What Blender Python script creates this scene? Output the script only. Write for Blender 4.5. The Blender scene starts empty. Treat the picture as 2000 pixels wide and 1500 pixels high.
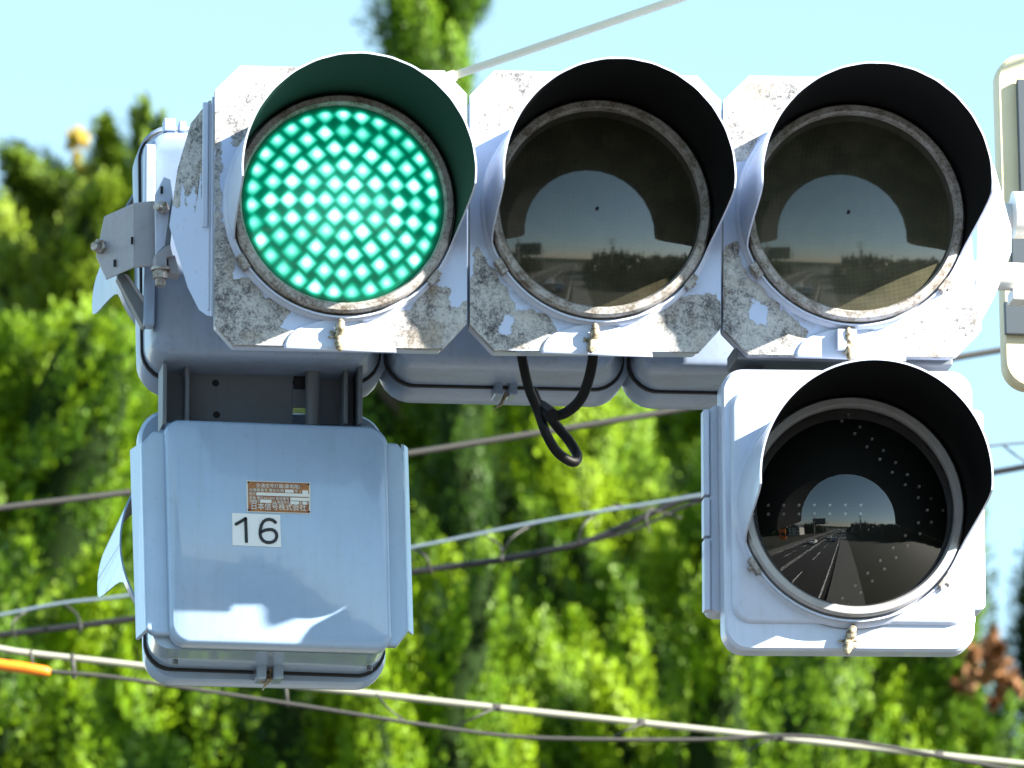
import bpy, bmesh, math, random
import numpy as np
from mathutils import Vector, Matrix, Quaternion
random.seed(7); rng = np.random.default_rng(11)
R = math.radians
S = bpy.context.scene
COL = S.collection

# ------------------------------------------------------------------ camera
D, PXM = 16.0, 1200.0                     # metres to the signal plane, photo pixels per metre there
AZ, EL = R(7.6), R(13.0)
T0 = Vector((0, 0, 5.4))
FW = Vector((math.sin(AZ)*math.cos(EL), math.cos(AZ)*math.cos(EL), math.sin(EL)))
RT = Vector((math.cos(AZ), -math.sin(AZ), 0)); UP = RT.cross(FW)
CP = T0 - FW*D
cam = bpy.data.cameras.new('camera'); camo = bpy.data.objects.new('camera', cam); COL.objects.link(camo)
camo.location = CP
camo.rotation_euler = Matrix((RT, UP, -FW)).transposed().to_euler()
cam.sensor_width = 36; cam.lens = 36*D/(2000/PXM); cam.clip_end = 5000; cam.clip_start = 0.5
cam.dof.use_dof = True; cam.dof.focus_distance = D+0.1; cam.dof.aperture_fstop = 14
S.camera = camo

# ------------------------------------------------------------------ light
SUN = Vector((1.85, -1.0, 1.05)).normalized()
w = bpy.data.worlds.new('World'); S.world = w; w.use_nodes = True
nt = w.node_tree; bg = nt.nodes['Background']
sky = nt.nodes.new('ShaderNodeTexSky'); sky.sky_type = 'NISHITA'; sky.sun_disc = False
sky.sun_elevation = math.asin(SUN.z); sky.sun_rotation = math.atan2(SUN.x, SUN.y)
sky.air_density = 1.0; sky.dust_density = 0.3; sky.ozone_density = 3.0
hs = nt.nodes.new('ShaderNodeHueSaturation'); hs.inputs['Saturation'].default_value = 0.82; hs.inputs['Hue'].default_value = 0.472
nt.links.new(sky.outputs[0], hs.inputs['Color']); nt.links.new(hs.outputs[0], bg.inputs[0])
bg.inputs[1].default_value = 0.066
sl = bpy.data.lights.new('sun', 'SUN'); sl.energy = 5.0; sl.angle = R(0.5); sl.color = (1, 0.94, 0.82)
so = bpy.data.objects.new('sun', sl); COL.objects.link(so); so.rotation_euler = (-SUN).to_track_quat('-Z', 'Y').to_euler()
so.location = (10, -20, 20)
S.view_settings.view_transform = 'Standard'; S.view_settings.look = 'None'; S.view_settings.gamma = 1
S.view_settings.exposure = 2.2
S.cycles.max_bounces = 6; S.cycles.diffuse_bounces = 1; S.cycles.glossy_bounces = 4; S.cycles.transparent_max_bounces = 6
S.cycles.use_denoising = True

# ------------------------------------------------------------------ helpers
def P(px, py, y=0.0):
    """world point where the photo's pixel ray crosses the vertical plane Y = y"""
    d = FW*D + RT*((px-1000)/PXM) - UP*((py-750)/PXM)
    t = (y-CP.y)/d.y
    return CP + d*t

def xz(px, py, y=0.0):
    p = P(px, py, y); return (p.x, p.z)

def parent_to(o, p):
    o.parent = p
    m = Matrix.Identity(4)
    q = p
    while q is not None:
        m = Matrix.Translation(q.location) @ m; q = q.parent
        if q is not None and q.type != 'EMPTY': break
    o.matrix_parent_inverse = m.inverted() if p.type == 'EMPTY' else Matrix.Identity(4)

def obj(name, verts, faces, mats, parent=None, smooth=False, bevel=0, idx=None, autos=None):
    me = bpy.data.meshes.new(name)
    me.from_pydata([tuple(v) for v in verts], [], [tuple(f) for f in faces])
    if not isinstance(mats, (list, tuple)): mats = [mats]
    for m in mats: me.materials.append(m)
    if idx is not None: me.polygons.foreach_set('material_index', idx)
    me.update()
    bm = bmesh.new(); bm.from_mesh(me); bmesh.ops.recalc_face_normals(bm, faces=bm.faces); bm.to_mesh(me); bm.free()
    if smooth:
        me.polygons.foreach_set('use_smooth', [True]*len(me.polygons))
        if autos: me.set_sharp_from_angle(angle=R(autos))
    o = bpy.data.objects.new(name, me); COL.objects.link(o)
    if bevel:
        b = o.modifiers.new('Bevel', 'BEVEL'); b.width = bevel; b.segments = 2; b.limit_method = 'ANGLE'; b.angle_limit = R(35)
    if parent is not None: parent_to(o, parent)
    return o

class MB:
    """collects pieces of ONE mesh"""
    def __init__(s): s.v = []; s.f = []
    def add(s, v, f):
        n = len(s.v); s.v += [tuple(p) for p in v]; s.f += [tuple(i+n for i in q) for q in f]; return s
    def box(s, c, d, m=None):
        x, y, z = [a/2 for a in d]
        pts = [Vector((sx*x, sy*y, sz*z)) for sx in (-1, 1) for sy in (-1, 1) for sz in (-1, 1)]
        if m is not None: pts = [m @ p for p in pts]
        return s.add([p+Vector(c) for p in pts], [(0, 1, 3, 2), (4, 6, 7, 5), (0, 4, 5, 1), (2, 3, 7, 6), (0, 2, 6, 4), (1, 5, 7, 3)])
    def tube(s, pts, r, n=8, caps=True):
        pts = [Vector(p) for p in pts]; rs = r if isinstance(r, (list, tuple)) else [r]*len(pts)
        up = None; V = []; F = []
        for i, p in enumerate(pts):
            t = (pts[min(i+1, len(pts)-1)] - pts[max(i-1, 0)]).normalized()
            if up is None: up = t.orthogonal().normalized()
            up = (up - t*up.dot(t)).normalized(); b = t.cross(up)
            V += [p + (up*math.cos(2*math.pi*k/n) + b*math.sin(2*math.pi*k/n))*rs[i] for k in range(n)]
        for i in range(len(pts)-1):
            for k in range(n):
                F.append((i*n+k, i*n+(k+1) % n, (i+1)*n+(k+1) % n, (i+1)*n+k))
        if caps: F.append(tuple(range(n))[::-1]); F.append(tuple((len(pts)-1)*n+k for k in range(n)))
        return s.add(V, F)
    def loft(s, loops, cap=True):
        n = len(loops[0]); V = [p for l in loops for p in l]; F = []
        for i in range(len(loops)-1):
            for k in range(n): F.append((i*n+k, i*n+(k+1) % n, (i+1)*n+(k+1) % n, (i+1)*n+k))
        if cap: F.append(tuple(range(n))[::-1]); F.append(tuple((len(loops)-1)*n+k for k in range(n)))
        return s.add(V, F)
    def prism(s, pts, vec):
        vec = Vector(vec); return s.loft([[Vector(p) for p in pts], [Vector(p)+vec for p in pts]])
    def hexbolt(s, c, axis, r, h, n=6):
        c = Vector(c); a = Vector(axis).normalized(); return s.tube([c, c+a*h], r, n)
    def build(s, name, mats, parent=None, **k): return obj(name, s.v, s.f, mats, parent, **k)

def rpoly(pts, rad, seg=6):
    """round the corners of a 2-D polygon"""
    out = []; n = len(pts)
    rads = rad if isinstance(rad, (list, tuple)) else [rad]*n
    for i in range(n):
        p = Vector(pts[i]); a = Vector(pts[i-1])-p; b = Vector(pts[(i+1) % n])-p; r = rads[i]
        if r <= 0: out.append(tuple(p)); continue
        ang = a.angle(b); t = min(r/math.tan(ang/2), a.length*.48, b.length*.48); rr = t*math.tan(ang/2)
        p1 = p+a.normalized()*t; p2 = p+b.normalized()*t
        c = p + (a.normalized()+b.normalized()).normalized()*(rr/math.sin(ang/2))
        v1 = p1-c; v2 = p2-c
        for k in range(seg+1):
            q = v1.lerp(v2, k/seg)
            out.append(tuple(c + q.normalized()*rr))
    return out
def at(poly, y): return [Vector((p[0], y, p[1])) for p in poly]
def pxpoly(pts, y): return [xz(p[0], p[1], y) for p in pts]
def scale2(poly, k, c=None):
    if c is None: c = (sum(p[0] for p in poly)/len(poly), sum(p[1] for p in poly)/len(poly))
    return [(c[0]+(p[0]-c[0])*k, c[1]+(p[1]-c[1])*k) for p in poly]
def inset(poly, d):
    xs = [p[0] for p in poly]; zs = [p[1] for p in poly]; cx = (min(xs)+max(xs))/2; cz = (min(zs)+max(zs))/2
    hx = (max(xs)-min(xs))/2; hz = (max(zs)-min(zs))/2
    return [(cx+(p[0]-cx)*(hx-d)/hx, cz+(p[1]-cz)*(hz-d)/hz) for p in poly]
def lathe(c, prof, n=72, a0=0, a1=2*math.pi):
    """revolve (radius, y-offset) about the Y axis through c"""
    V = []; F = []; full = abs(a1-a0-2*math.pi) < 1e-6; m = n if full else n+1; k = len(prof)
    for i in range(m):
        t = a0+(a1-a0)*i/n
        for r, y in prof: V.append((c[0]+r*math.cos(t), c[1]+y, c[2]+r*math.sin(t)))
    for i in range(n):
        j = (i+1) % m
        for q in range(k-1): F.append((i*k+q, j*k+q, j*k+q+1, i*k+q+1))
    return V, F
def empty(name, loc, label, cat, group=None):
    o = bpy.data.objects.new(name, None); COL.objects.link(o); o.location = loc; o.empty_display_size = .1
    return tag(o, label, cat, group)
def tag(o, label, cat, group=None, kind=None):
    o['label'] = label; o['category'] = cat
    if group: o['group'] = group
    if kind: o['kind'] = kind
    return o
def attr(o, name, vals):
    a = o.data.attributes.new(name, 'FLOAT', 'POINT'); a.data.foreach_set('value', np.asarray(vals, dtype=np.float32))

# ------------------------------------------------------------------ materials
class Mat:
    def __init__(s, name, base=(.8, .8, .8), rough=.5, metal=0., spec=.5, coat=0.):
        s.m = bpy.data.materials.new(name); s.m.use_nodes = True; s.t = s.m.node_tree; s.b = s.t.nodes['Principled BSDF']
        s.b.inputs['Base Color'].default_value = (*base, 1); s.b.inputs['Roughness'].default_value = rough
        s.b.inputs['Metallic'].default_value = metal; s.b.inputs['Specular IOR Level'].default_value = spec
        s.b.inputs['Coat Weight'].default_value = coat
    def n(s, typ, **k):
        q = s.t.nodes.new(typ)
        for a, v in k.items():
            if hasattr(q, a): setattr(q, a, v)
        return q
    def l(s, a, b): s.t.links.new(a, b)
    def coord(s): return s.n('ShaderNodeTexCoord').outputs['Object']
    def noise(s, scale, detail=4, rough=.55, vec=None):
        q = s.n('ShaderNodeTexNoise'); q.inputs['Scale'].default_value = scale; q.inputs['Detail'].default_value = detail
        q.inputs['Roughness'].default_value = rough; s.l(vec or s.coord(), q.inputs['Vector']); return q.outputs['Fac']
    def ramp(s, fac, stops):
        q = s.n('ShaderNodeValToRGB'); e = q.color_ramp.elements
        while len(e) < len(stops): e.new(.5)
        for i, (p, c) in enumerate(stops): e[i].position = p; e[i].color = (*c, 1) if len(c) == 3 else c
        s.l(fac, q.inputs[0]); return q.outputs[0]
    def mix(s, fac, a, b, mode='MIX'):
        q = s.n('ShaderNodeMix'); q.data_type = 'RGBA'; q.blend_type = mode
        for i, v in ((0, fac), (6, a), (7, b)):
            if isinstance(v, (int, float)): q.inputs[i].default_value = v
            elif isinstance(v, tuple): q.inputs[i].default_value = (*v, 1)
            else: s.l(v, q.inputs[i])
        return q.outputs[2]
    def math(s, op, a, b=0., clamp=False):
        q = s.n('ShaderNodeMath'); q.operation = op; q.use_clamp = clamp
        for i, v in ((0, a), (1, b)):
            if isinstance(v, (int, float)): q.inputs[i].default_value = v
            else: s.l(v, q.inputs[i])
        return q.outputs[0]
    def bump(s, h, strength=.3, dist=.002):
        q = s.n('ShaderNodeBump'); q.inputs['Strength'].default_value = strength; q.inputs['Distance'].default_value = dist
        s.l(h, q.inputs['Height']); s.l(q.outputs[0], s.b.inputs['Normal'])
    def at(s, name):
        q = s.n('ShaderNodeAttribute'); q.attribute_name = name; return q.outputs['Fac']
    def base(s, c): s.l(c, s.b.inputs['Base Color'])
BW = ((0, 0, 0), (1, 1, 1))

def mat_paint(name, col, dirt, rough=.35, amount=.25, coat=.3):
    m = Mat(name, col, rough, coat=coat)
    n1 = m.ramp(m.noise(7, 5, .65), [(.45, BW[0]), (.75, BW[1])])
    n2 = m.ramp(m.noise(90, 3, .6), [(.58, BW[0]), (.72, BW[1])])
    mp = m.n('ShaderNodeMapping'); mp.inputs['Scale'].default_value = (1, 1, .07); m.l(m.coord(), mp.inputs[0])
    n3 = m.ramp(m.noise(75, 5, .7, mp.outputs[0]), [(.50, BW[0]), (.70, BW[1])])
    f = m.math('MULTIPLY', m.math('ADD', m.math('ADD', n1, m.math('MULTIPLY', n2, .6)), m.math('MULTIPLY', n3, .55)), amount, True)
    m.base(m.mix(f, col, dirt)); m.bump(m.noise(18, 3), .12, .003)
    return m.m
M = {}
M['white'] = mat_paint('white_paint', (.54, .61, .80), (.34, .34, .34), .38, .22)
M['bluegrey'] = mat_paint('pale_grey_paint', (.35, .49, .70), (.24, .34, .47), .20, .32, .6)
M['rear_shade_paint'] = mat_paint('rear_white_paint_shade_darkened', (.28, .37, .54), (.17, .18, .2), .4, .4)  # white housing paint darkened to hold the shade on the rear head
M['dimgrey'] = mat_paint('grey_galvanised_paint', (.14, .165, .20), (.13, .13, .12), .5, .5, 0)
M['bracket'] = mat_paint('weathered_bracket_paint', (.38, .38, .43), (.22, .20, .18), .45, .4, 0)
M['arm'] = mat_paint('white_arm_paint', (.78, .78, .76), (.5, .48, .42), .4, .3)

# weathered paint: where 'peel' > 0 the coat has flaked away to mottled primer
def mat_peel():
    m = Mat('flaking_white_paint', (.8, .8, .84), .4)
    pe = m.at('peel')
    edge_n = m.math('SUBTRACT', m.noise(38, 6, .7), .5)
    v = m.math('ADD', pe, m.math('MULTIPLY', edge_n, 2.1))
    mask = m.ramp(v, [(.0, BW[0]), (.03, BW[1])])
    rim = m.ramp(m.math('ABSOLUTE', m.math('SUBTRACT', v, .0)), [(.0, BW[1]), (.1, BW[0])])
    grain = m.noise(210, 6, .8)
    blot = m.noise(70, 4, .65)
    g = m.math('ADD', m.math('ADD', m.math('MULTIPLY', grain, .46), m.math('MULTIPLY', blot, .26)), m.math('MULTIPLY', m.noise(16, 3, .6), .30))
    primer = m.ramp(g, [(.41, (.045, .045, .05)), (.465, (.17, .17, .18)), (.52, (.40, .40, .41)), (.60, (.56, .56, .56))])
    brown = m.ramp(m.noise(11, 4, .6), [(.52, BW[0]), (.68, BW[1])])
    primer = m.mix(m.math('MULTIPLY', brown, .55), primer, (.30, .24, .17))
    coatc = m.mix(m.ramp(m.noise(120, 4, .7), [(.62, BW[0]), (.75, BW[1])]), (.50, .59, .82), (.38, .40, .45))
    c = m.mix(mask, coatc, primer)
    c = m.mix(m.math('MULTIPLY', rim, .55), c, (.22, .20, .17))
    gr = m.ramp(m.at('grime'), [(0., BW[0]), (1., BW[1])])
    gf = m.math('MULTIPLY', gr, m.ramp(m.noise(45, 5, .7), [(.38, BW[0]), (.62, BW[1])]))
    c = m.mix(m.math('MULTIPLY', gf, .8), c, (.16, .11, .07))
    m.base(c)
    h = m.math('ADD', m.math('MULTIPLY', mask, -1.), m.math('MULTIPLY', grain, .6))
    m.bump(h, .5, .0012)
    m.l(m.math('ADD', m.math('MULTIPLY', mask, .4), .38), m.b.inputs['Roughness'])
    return m.m
M['peel'] = mat_peel()

def mat_ring():
    m = Mat('grimy_rim_paint', (.4, .4, .4), .5)
    n = m.math('ADD', m.math('MULTIPLY', m.noise(30, 5, .7), .6), m.math('MULTIPLY', m.noise(220, 3, .7), .4))
    m.base(m.ramp(n, [(.38, (.10, .07, .05)), (.46, (.20, .18, .16)), (.54, (.34, .33, .33)), (.7, (.42, .42, .44))]))
    m.bump(n, .4, .002); return m.m
M['ring'] = mat_ring()
M['ring2'] = mat_paint('clean_rim_paint', (.36, .36, .39), (.2, .17, .13), .35, .35)
m = Mat('black_visor_lining', (.003, .003, .0035), .6, spec=.12); M['lining'] = m.m
m = Mat('visor_lining_painted_green_glow', (.004, .018, .012), .6, spec=.12); M['lining_green_glow'] = m.m  # black lining with the green lamp's glow mixed into its colour
m = Mat('black_rubber', (.004, .004, .0045), .5, spec=.2); m.bump(m.noise(200), .2, .001); M['rubber'] = m.m
m = Mat('bolt_steel', (.33, .29, .24), .5, .6); m.base(m.ramp(m.noise(60, 5), [(.35, (.16, .10, .06)), (.5, (.36, .33, .3)), (.65, (.5, .5, .5))])); M['steel'] = m.m
m = Mat('corroded_brass', (.3, .26, .17), .6, .2); m.base(m.ramp(m.noise(150, 5), [(.35, (.10, .08, .05)), (.5, (.34, .29, .2)), (.65, (.6, .56, .44))])); M['brass'] = m.m
m = Mat('black_hole', (.01, .01, .012), .8); M['hole'] = m.m
m = Mat('gasket', (.015, .015, .018), .7); M['gasket'] = m.m

# dark lens cover of an unlit LED lamp: fine prism grid under a glossy skin
def mat_dark_lens(name, c1, c2):
    m = Mat(name, c1, .5, spec=0.0, coat=1.0)
    m.b.inputs['Coat Roughness'].default_value = .055; m.b.inputs['Coat IOR'].default_value = 1.78
    xyz = m.n('ShaderNodeSeparateXYZ'); m.l(m.coord(), xyz.inputs[0])
    a = m.math('ADD', xyz.outputs[0], xyz.outputs[2]); b = m.math('SUBTRACT', xyz.outputs[0], xyz.outputs[2])
    sa = m.math('SINE', m.math('MULTIPLY', a, 1500.)); sb = m.math('SINE', m.math('MULTIPLY', b, 1500.))
    g = m.math('ADD', m.math('MULTIPLY', m.math('MULTIPLY', sa, sb), .5), .5)
    c = m.mix(g, c1, c2)
    big = m.ramp(m.noise(26, 3, .5), [(.38, (.8, .8, .8)), (.66, (1.15, 1.12, 1.08))])
    m.base(m.mix(1., c, big, 'MULTIPLY')); return m.m
M['lens_yellow'] = mat_dark_lens('smoky_amber_lens', (.010, .010, .008), (.060, .055, .034))
M['lens_red'] = mat_dark_lens('smoky_grey_lens', (.012, .013, .010), (.095, .092, .060))

def mat_cover():
    m = bpy.data.materials.new('clear_glass_cover'); m.use_nodes = True; t = m.node_tree; t.nodes.remove(t.nodes['Principled BSDF'])
    o = t.nodes['Material Output']; tr = t.nodes.new('ShaderNodeBsdfTransparent'); gl = t.nodes.new('ShaderNodeBsdfGlossy')
    gl.inputs['Roughness'].default_value = .004; fr = t.nodes.new('ShaderNodeFresnel'); fr.inputs[0].default_value = 1.95
    mx = t.nodes.new('ShaderNodeMixShader'); t.links.new(fr.outputs[0], mx.inputs[0]); tr.inputs[0].default_value = (.95, .95, .96, 1)
    t.links.new(tr.outputs[0], mx.inputs[1]); t.links.new(gl.outputs[0], mx.inputs[2]); t.links.new(mx.outputs[0], o.inputs[0]); return m
M['cover'] = mat_cover()
m = Mat('black_led_board', (.020, .019, .017), .7, spec=.2); M['board'] = m.m
m = Mat('unlit_led', (.92, .92, .9), .25); M['unlit'] = m.m

def mat_green():
    m = Mat('lit_green_led_lens', (.0, .05, .03), .3, spec=.3, coat=.3)
    i = m.at('led')
    xyz = m.n('ShaderNodeSeparateXYZ'); m.l(m.coord(), xyz.inputs[0])
    a = m.math('ADD', xyz.outputs[0], xyz.outputs[2]); b = m.math('SUBTRACT', xyz.outputs[0], xyz.outputs[2])
    sa = m.math('SINE', m.math('MULTIPLY', a, 1250.)); sb = m.math('SINE', m.math('MULTIPLY', b, 1250.))
    g = m.math('MULTIPLY', m.math('ADD', sa, sb), .085)
    f = m.math('ADD', i, m.math('MULTIPLY', g, m.ramp(i, [(.3, BW[0]), (.5, BW[1])])))
    c = m.ramp(f, [(0., (.0, .03, .015)), (.2, (.0, .12, .06)), (.4, (.0, .30, .17)), (.58, (.05, .62, .44)), (.74, (.24, .92, .76)), (1., (1.1, 1.3, 1.25))])
    m.l(c, m.b.inputs['Emission Color']); m.b.inputs['Emission Strength'].default_value = .33
    return m.m
M['green'] = mat_green()

# ------------------------------------------------------------------ lamp pieces shared by the signal heads
LR, RO, VR, VL = .167, .1835, .187, .267
def sag(r, RR): return RR-math.sqrt(RR*RR-r*r)
def lens_cap(name, c, RR, mat, parent, y_edge=-.014, n=28, seg=96, k_=0.):
    prof = [(LR*i/n, 0) for i in range(1, n+1)]
    V = [(c[0], c[1]+y_edge-(sag(LR, RR)), c[2])]; F = []
    for i in range(1, n+1):
        r = LR*i/n; y = c[1]+y_edge-(sag(LR, RR)-sag(r, RR))
        for k in range(seg):
            t = 2*math.pi*k/seg; V.append((c[0]+r*math.cos(t), y+k_*r*math.sin(t), c[2]+r*math.sin(t)))
    for k in range(seg): F.append((0, 1+k, 1+(k+1) % seg))
    for i in range(n-1):
        for k in range(seg):
            a = 1+i*seg+k; b = 1+i*seg+(k+1) % seg; F.append((a, a+seg, b+seg, b))
    return obj(name, V, F, mat, parent, smooth=True)
def ring(c, mat, parent, name='rim'):
    V, F = lathe(c, [(LR-.001, .002), (LR-.0005, -.026), (LR+.003, -.031), (RO-.004, -.030), (RO-.0005, -.025), (RO, -.018), (RO+.001, .0), (LR+.01, .001), (LR-.001, .002)], 120)
    o = obj(name, V, F, mat, parent, smooth=True, autos=40); return o
def vlen(deg):
    d = abs(((deg-90+180) % 360)-180)      # angle away from straight up
    t = min(max((d-94)/(111-94), 0), 1); s = t*t*(3-2*t)
    return VL*(1-.07*(1-math.cos(R(min(d, 100)))))*(1-s)+.014*s
def visor(c, parent, sign=-1, k_len=1., lining=None, outer=None, n=144, k=14, droop=.0, rag=0, phase=0):
    V = []; F = []; idx = []
    def ringpt(r, i, j):
        a = 360*i/n; L = k_len*vlen(a)*(1+rag*math.sin(i*1.3+phase)*.004); s = j/k
        t = R(a); y = L*s; rr = r+.002*s
        return (c[0]+rr*math.cos(t), c[1]+sign*(.004+y), c[2]+rr*math.sin(t)-droop*y)
    for r in (VR-.0018, VR+.0012):
        for i in range(n):
            for j in range(k+1): V.append(ringpt(r, i, j))
    o2 = n*(k+1)
    for i in range(n):
        i2 = (i+1) % n
        for j in range(k):
            F.append((i*(k+1)+j, i2*(k+1)+j, i2*(k+1)+j+1, i*(k+1)+j+1)); idx.append(0)
            F.append((o2+i*(k+1)+j, o2+i*(k+1)+j+1, o2+i2*(k+1)+j+1, o2+i2*(k+1)+j)); idx.append(1)
        F.append((i*(k+1)+k, i2*(k+1)+k, o2+i2*(k+1)+k, o2+i*(k+1)+k)); idx.append(1)
        F.append((i*(k+1), o2+i*(k+1), o2+i2*(k+1), i2*(k+1))); idx.append(1)
    return obj('visor', V, F, [lining or M['lining'], outer or M['white']], parent, smooth=True, idx=idx, autos=50)

def poly_dist(pts, poly):
    """signed distance (inside > 0) of many points to a polygon"""
    x, z = pts[:, 0], pts[:, 1]; n = len(poly); best = np.full(len(pts), 9.); ins = np.zeros(len(pts), bool)
    for i in range(n):
        ax, az = poly[i-1]; bx, bz = poly[i]; dx, dz = bx-ax, bz-az
        t = np.clip(((x-ax)*dx+(z-az)*dz)/(dx*dx+dz*dz), 0, 1)
        best = np.minimum(best, np.hypot(x-ax-t*dx, z-az-t*dz))
        cr = ((az > z) != (bz > z)); xi = (bx-ax)*(z-az)/(bz-az+1e-12)+ax; ins ^= cr & (x < xi)
    return np.where(ins, best, -best)

def plate(name, poly, y0, depth, mat, parent, peel=(), grime_c=None, step=.0045, bump_fn=None):
    """convex plate whose front is a fine grid, so flaking can follow traced outlines"""
    zs = [p[1] for p in poly]; z0, z1 = min(zs), max(zs)
    rows = sorted(set([round(z, 5) for z in zs] + list(np.round(np.linspace(z0, z1, int((z1-z0)/step)), 5))))
    rows = [r for i, r in enumerate(rows) if i == 0 or r-rows[i-1] > 1e-4]
    def span(z):
        xs = []
        for i in range(len(poly)):
            (ax, az), (bx, bz) = poly[i-1], poly[i]
            if min(az, bz)-1e-6 <= z <= max(az, bz)+1e-6:
                if abs(az-bz) < 1e-6: xs += [ax, bx]
                else: xs.append(ax+(bx-ax)*min(max((z-az)/(bz-az), 0), 1))
        return min(xs), max(xs)
    W = max(p[0] for p in poly)-min(p[0] for p in poly); nx = int(W/step); V = []; F = []
    for z in rows:
        a, b = span(min(max(z, z0+1e-5), z1-1e-5))
        for i in range(nx+1):
            x = a+(b-a)*i/nx; V.append((x, y0-(bump_fn(x, z) if bump_fn else 0), z))
    nr = len(rows)
    for r in range(nr-1):
        for i in range(nx): F.append((r*(nx+1)+i, r*(nx+1)+i+1, (r+1)*(nx+1)+i+1, (r+1)*(nx+1)+i))
    loop = [i for i in range(nx+1)] + [r*(nx+1)+nx for r in range(1, nr)] + [(nr-1)*(nx+1)+i for i in range(nx-1, -1, -1)] + [r*(nx+1) for r in range(nr-2, 0, -1)]
    b0 = len(V); V += [(V[i][0], y0+depth, V[i][2]) for i in loop]; L = len(loop)
    for k in range(L): F.append((loop[k], loop[(k+1) % L], b0+(k+1) % L, b0+k))
    F.append(tuple(b0+k for k in range(L)))
    o = obj(name, V, F, mat, parent)
    pts = np.array([(v[0], v[2]) for v in V]); pv = np.full(len(V), -1.)
    for sgn, pl in peel:
        d = poly_dist(pts, pl)
        if sgn > 0: pv = np.maximum(pv, np.clip(d/.016, -1, 1))
        else: pv = np.minimum(pv, np.clip(-d/.016, -1, 1))
    attr(o, 'peel', pv)
    gv = np.zeros(len(V))
    if grime_c is not None:
        dx = pts[:, 0]-grime_c[0]; dz = pts[:, 1]-grime_c[1]; r = np.hypot(dx, dz); ang = np.degrees(np.arctan2(dz, dx))
        low = np.exp(-((ang+128)/34)**2)+.5*np.exp(-((ang+60)/22)**2)
        gv = np.exp(-((r-RO-.004)/.014)**2)*low
    attr(o, 'grime', gv); return o

def latch(px, py, parent, seed=0, dy=-.004, s=1.3):
    rd = random.Random(seed); c = P(px, py, dy); b = MB()
    b.tube([c+Vector((0, .01, 0)), c+Vector((0, -.012, 0))], .0055*s, 10)
    for sg in (-1, 1):
        a = R(70+rd.uniform(-25, 25)); d = Vector((sg*math.cos(a)*.6, -.1, sg*math.sin(a)))
        b.tube([c+Vector((0, -.006, 0)), c+d*.009*s+Vector((0, -.009, 0)), c+d*.018*s+Vector((0, -.011, 0)), c+d*.021*s+Vector((0, -.010, 0))], [.005*s, .0065*s, .0045*s, .002*s], 8)
    for k in range(5):
        a = rd.uniform(0, 6.28); d = Vector((math.cos(a), -.2, math.sin(a)*.9)); b.tube([c, c+d*.008*s, c+d*.014*s], [.003, .0025, .0012], 5)
    b.build('latch', M['brass'], parent, smooth=True)

def latch_arch(px, py, y, parent, mat):
    """the raised arch-shaped boss pressed into the foot of a door"""
    c = P(px, py, y); b = MB(); pts = []
    for i in range(29):
        a = math.pi*i/28; pts.append((c.x+.092*math.cos(a), c.z-.021+.052*math.sin(a)**.9))
    b.loft([at(pts, y-.0005), at(scale2(pts, .985), y-.0028), at(scale2(pts, .95), y-.0042)])
    b.build('latch_boss', mat, parent, smooth=True, autos=60)

# ------------------------------------------------------------------ FRONT three-light signal head
front = empty('traffic_signal', P(1160, 680, .05), 'horizontal three-light traffic signal in flaking white paint, green lamp lit', 'traffic signal')
BY = .105
oct1 = [(420, 176), (469, 128), (868, 138), (912, 184), (912, 632), (866, 681), (456, 673), (420, 632)]
oct2 = [(918, 186), (966, 137), (1362, 148), (1408, 196), (1408, 641), (1366, 687), (966, 684), (918, 633)]
oct3 = [(1413, 196), (1464, 147), (1838, 156), (1878, 205), (1912, 652), (1868, 697), (1462, 692), (1413, 641)]
peel1 = [(1, [(432, 205), (478, 136), (596, 130), (545, 185), (505, 300), (455, 286)]),
         (1, [(418, 440), (446, 432), (462, 480), (455, 545), (500, 540), (520, 580), (566, 604), (548, 640), (600, 650), (580, 680), (455, 680), (410, 640)]),
         (1, [(846, 552), (880, 566), (880, 604), (915, 588), (915, 640), (865, 690), (770, 690), (735, 650), (765, 622), (800, 600)]),
         (1, [(418, 176), (432, 176), (432, 620), (418, 620)])]
peel2 = [(1, [(925, 205), (968, 140), (1050, 140), (1010, 215), (940, 275)]),
         (1, [(930, 478), (950, 505), (985, 560), (1010, 602), (1065, 612), (1090, 655), (1050, 690), (960, 690), (912, 640), (920, 540)]),
         (-1, [(978, 612), (1004, 618), (998, 656), (972, 650)]),
         (1, [(1232, 642), (1270, 610), (1330, 578), (1400, 572), (1412, 640), (1370, 692), (1215, 692), (1210, 655)])]
peel3 = [(1, [(1418, 235), (1465, 148), (1600, 150), (1520, 225), (1450, 318), (1422, 320)]),
         (1, [(1412, 488), (1440, 472), (1458, 540), (1490, 560), (1525, 604), (1580, 645), (1560, 668), (1500, 698), (1450, 698), (1410, 640)]),
         (-1, [(1468, 580), (1500, 600), (1498, 640), (1462, 625)]),
         (1, [(1760, 648), (1830, 610), (1880, 560), (1915, 600), (1890, 700), (1640, 700), (1660, 660)])]
centres = [(667, 404), (1168, 413), (1664, 421)]
LED = [(0, 0)]
for n, r, ph in ((6, .031, 60), (12, .0595, 90), (18, .090, 80), (24, .1195, 90), (31, .150, 90)):
    LED += [(r*math.cos(R(ph-360*i/n)), r*math.sin(R(ph-360*i/n))) for i in range(n)]
LED = np.array(LED)
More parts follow.
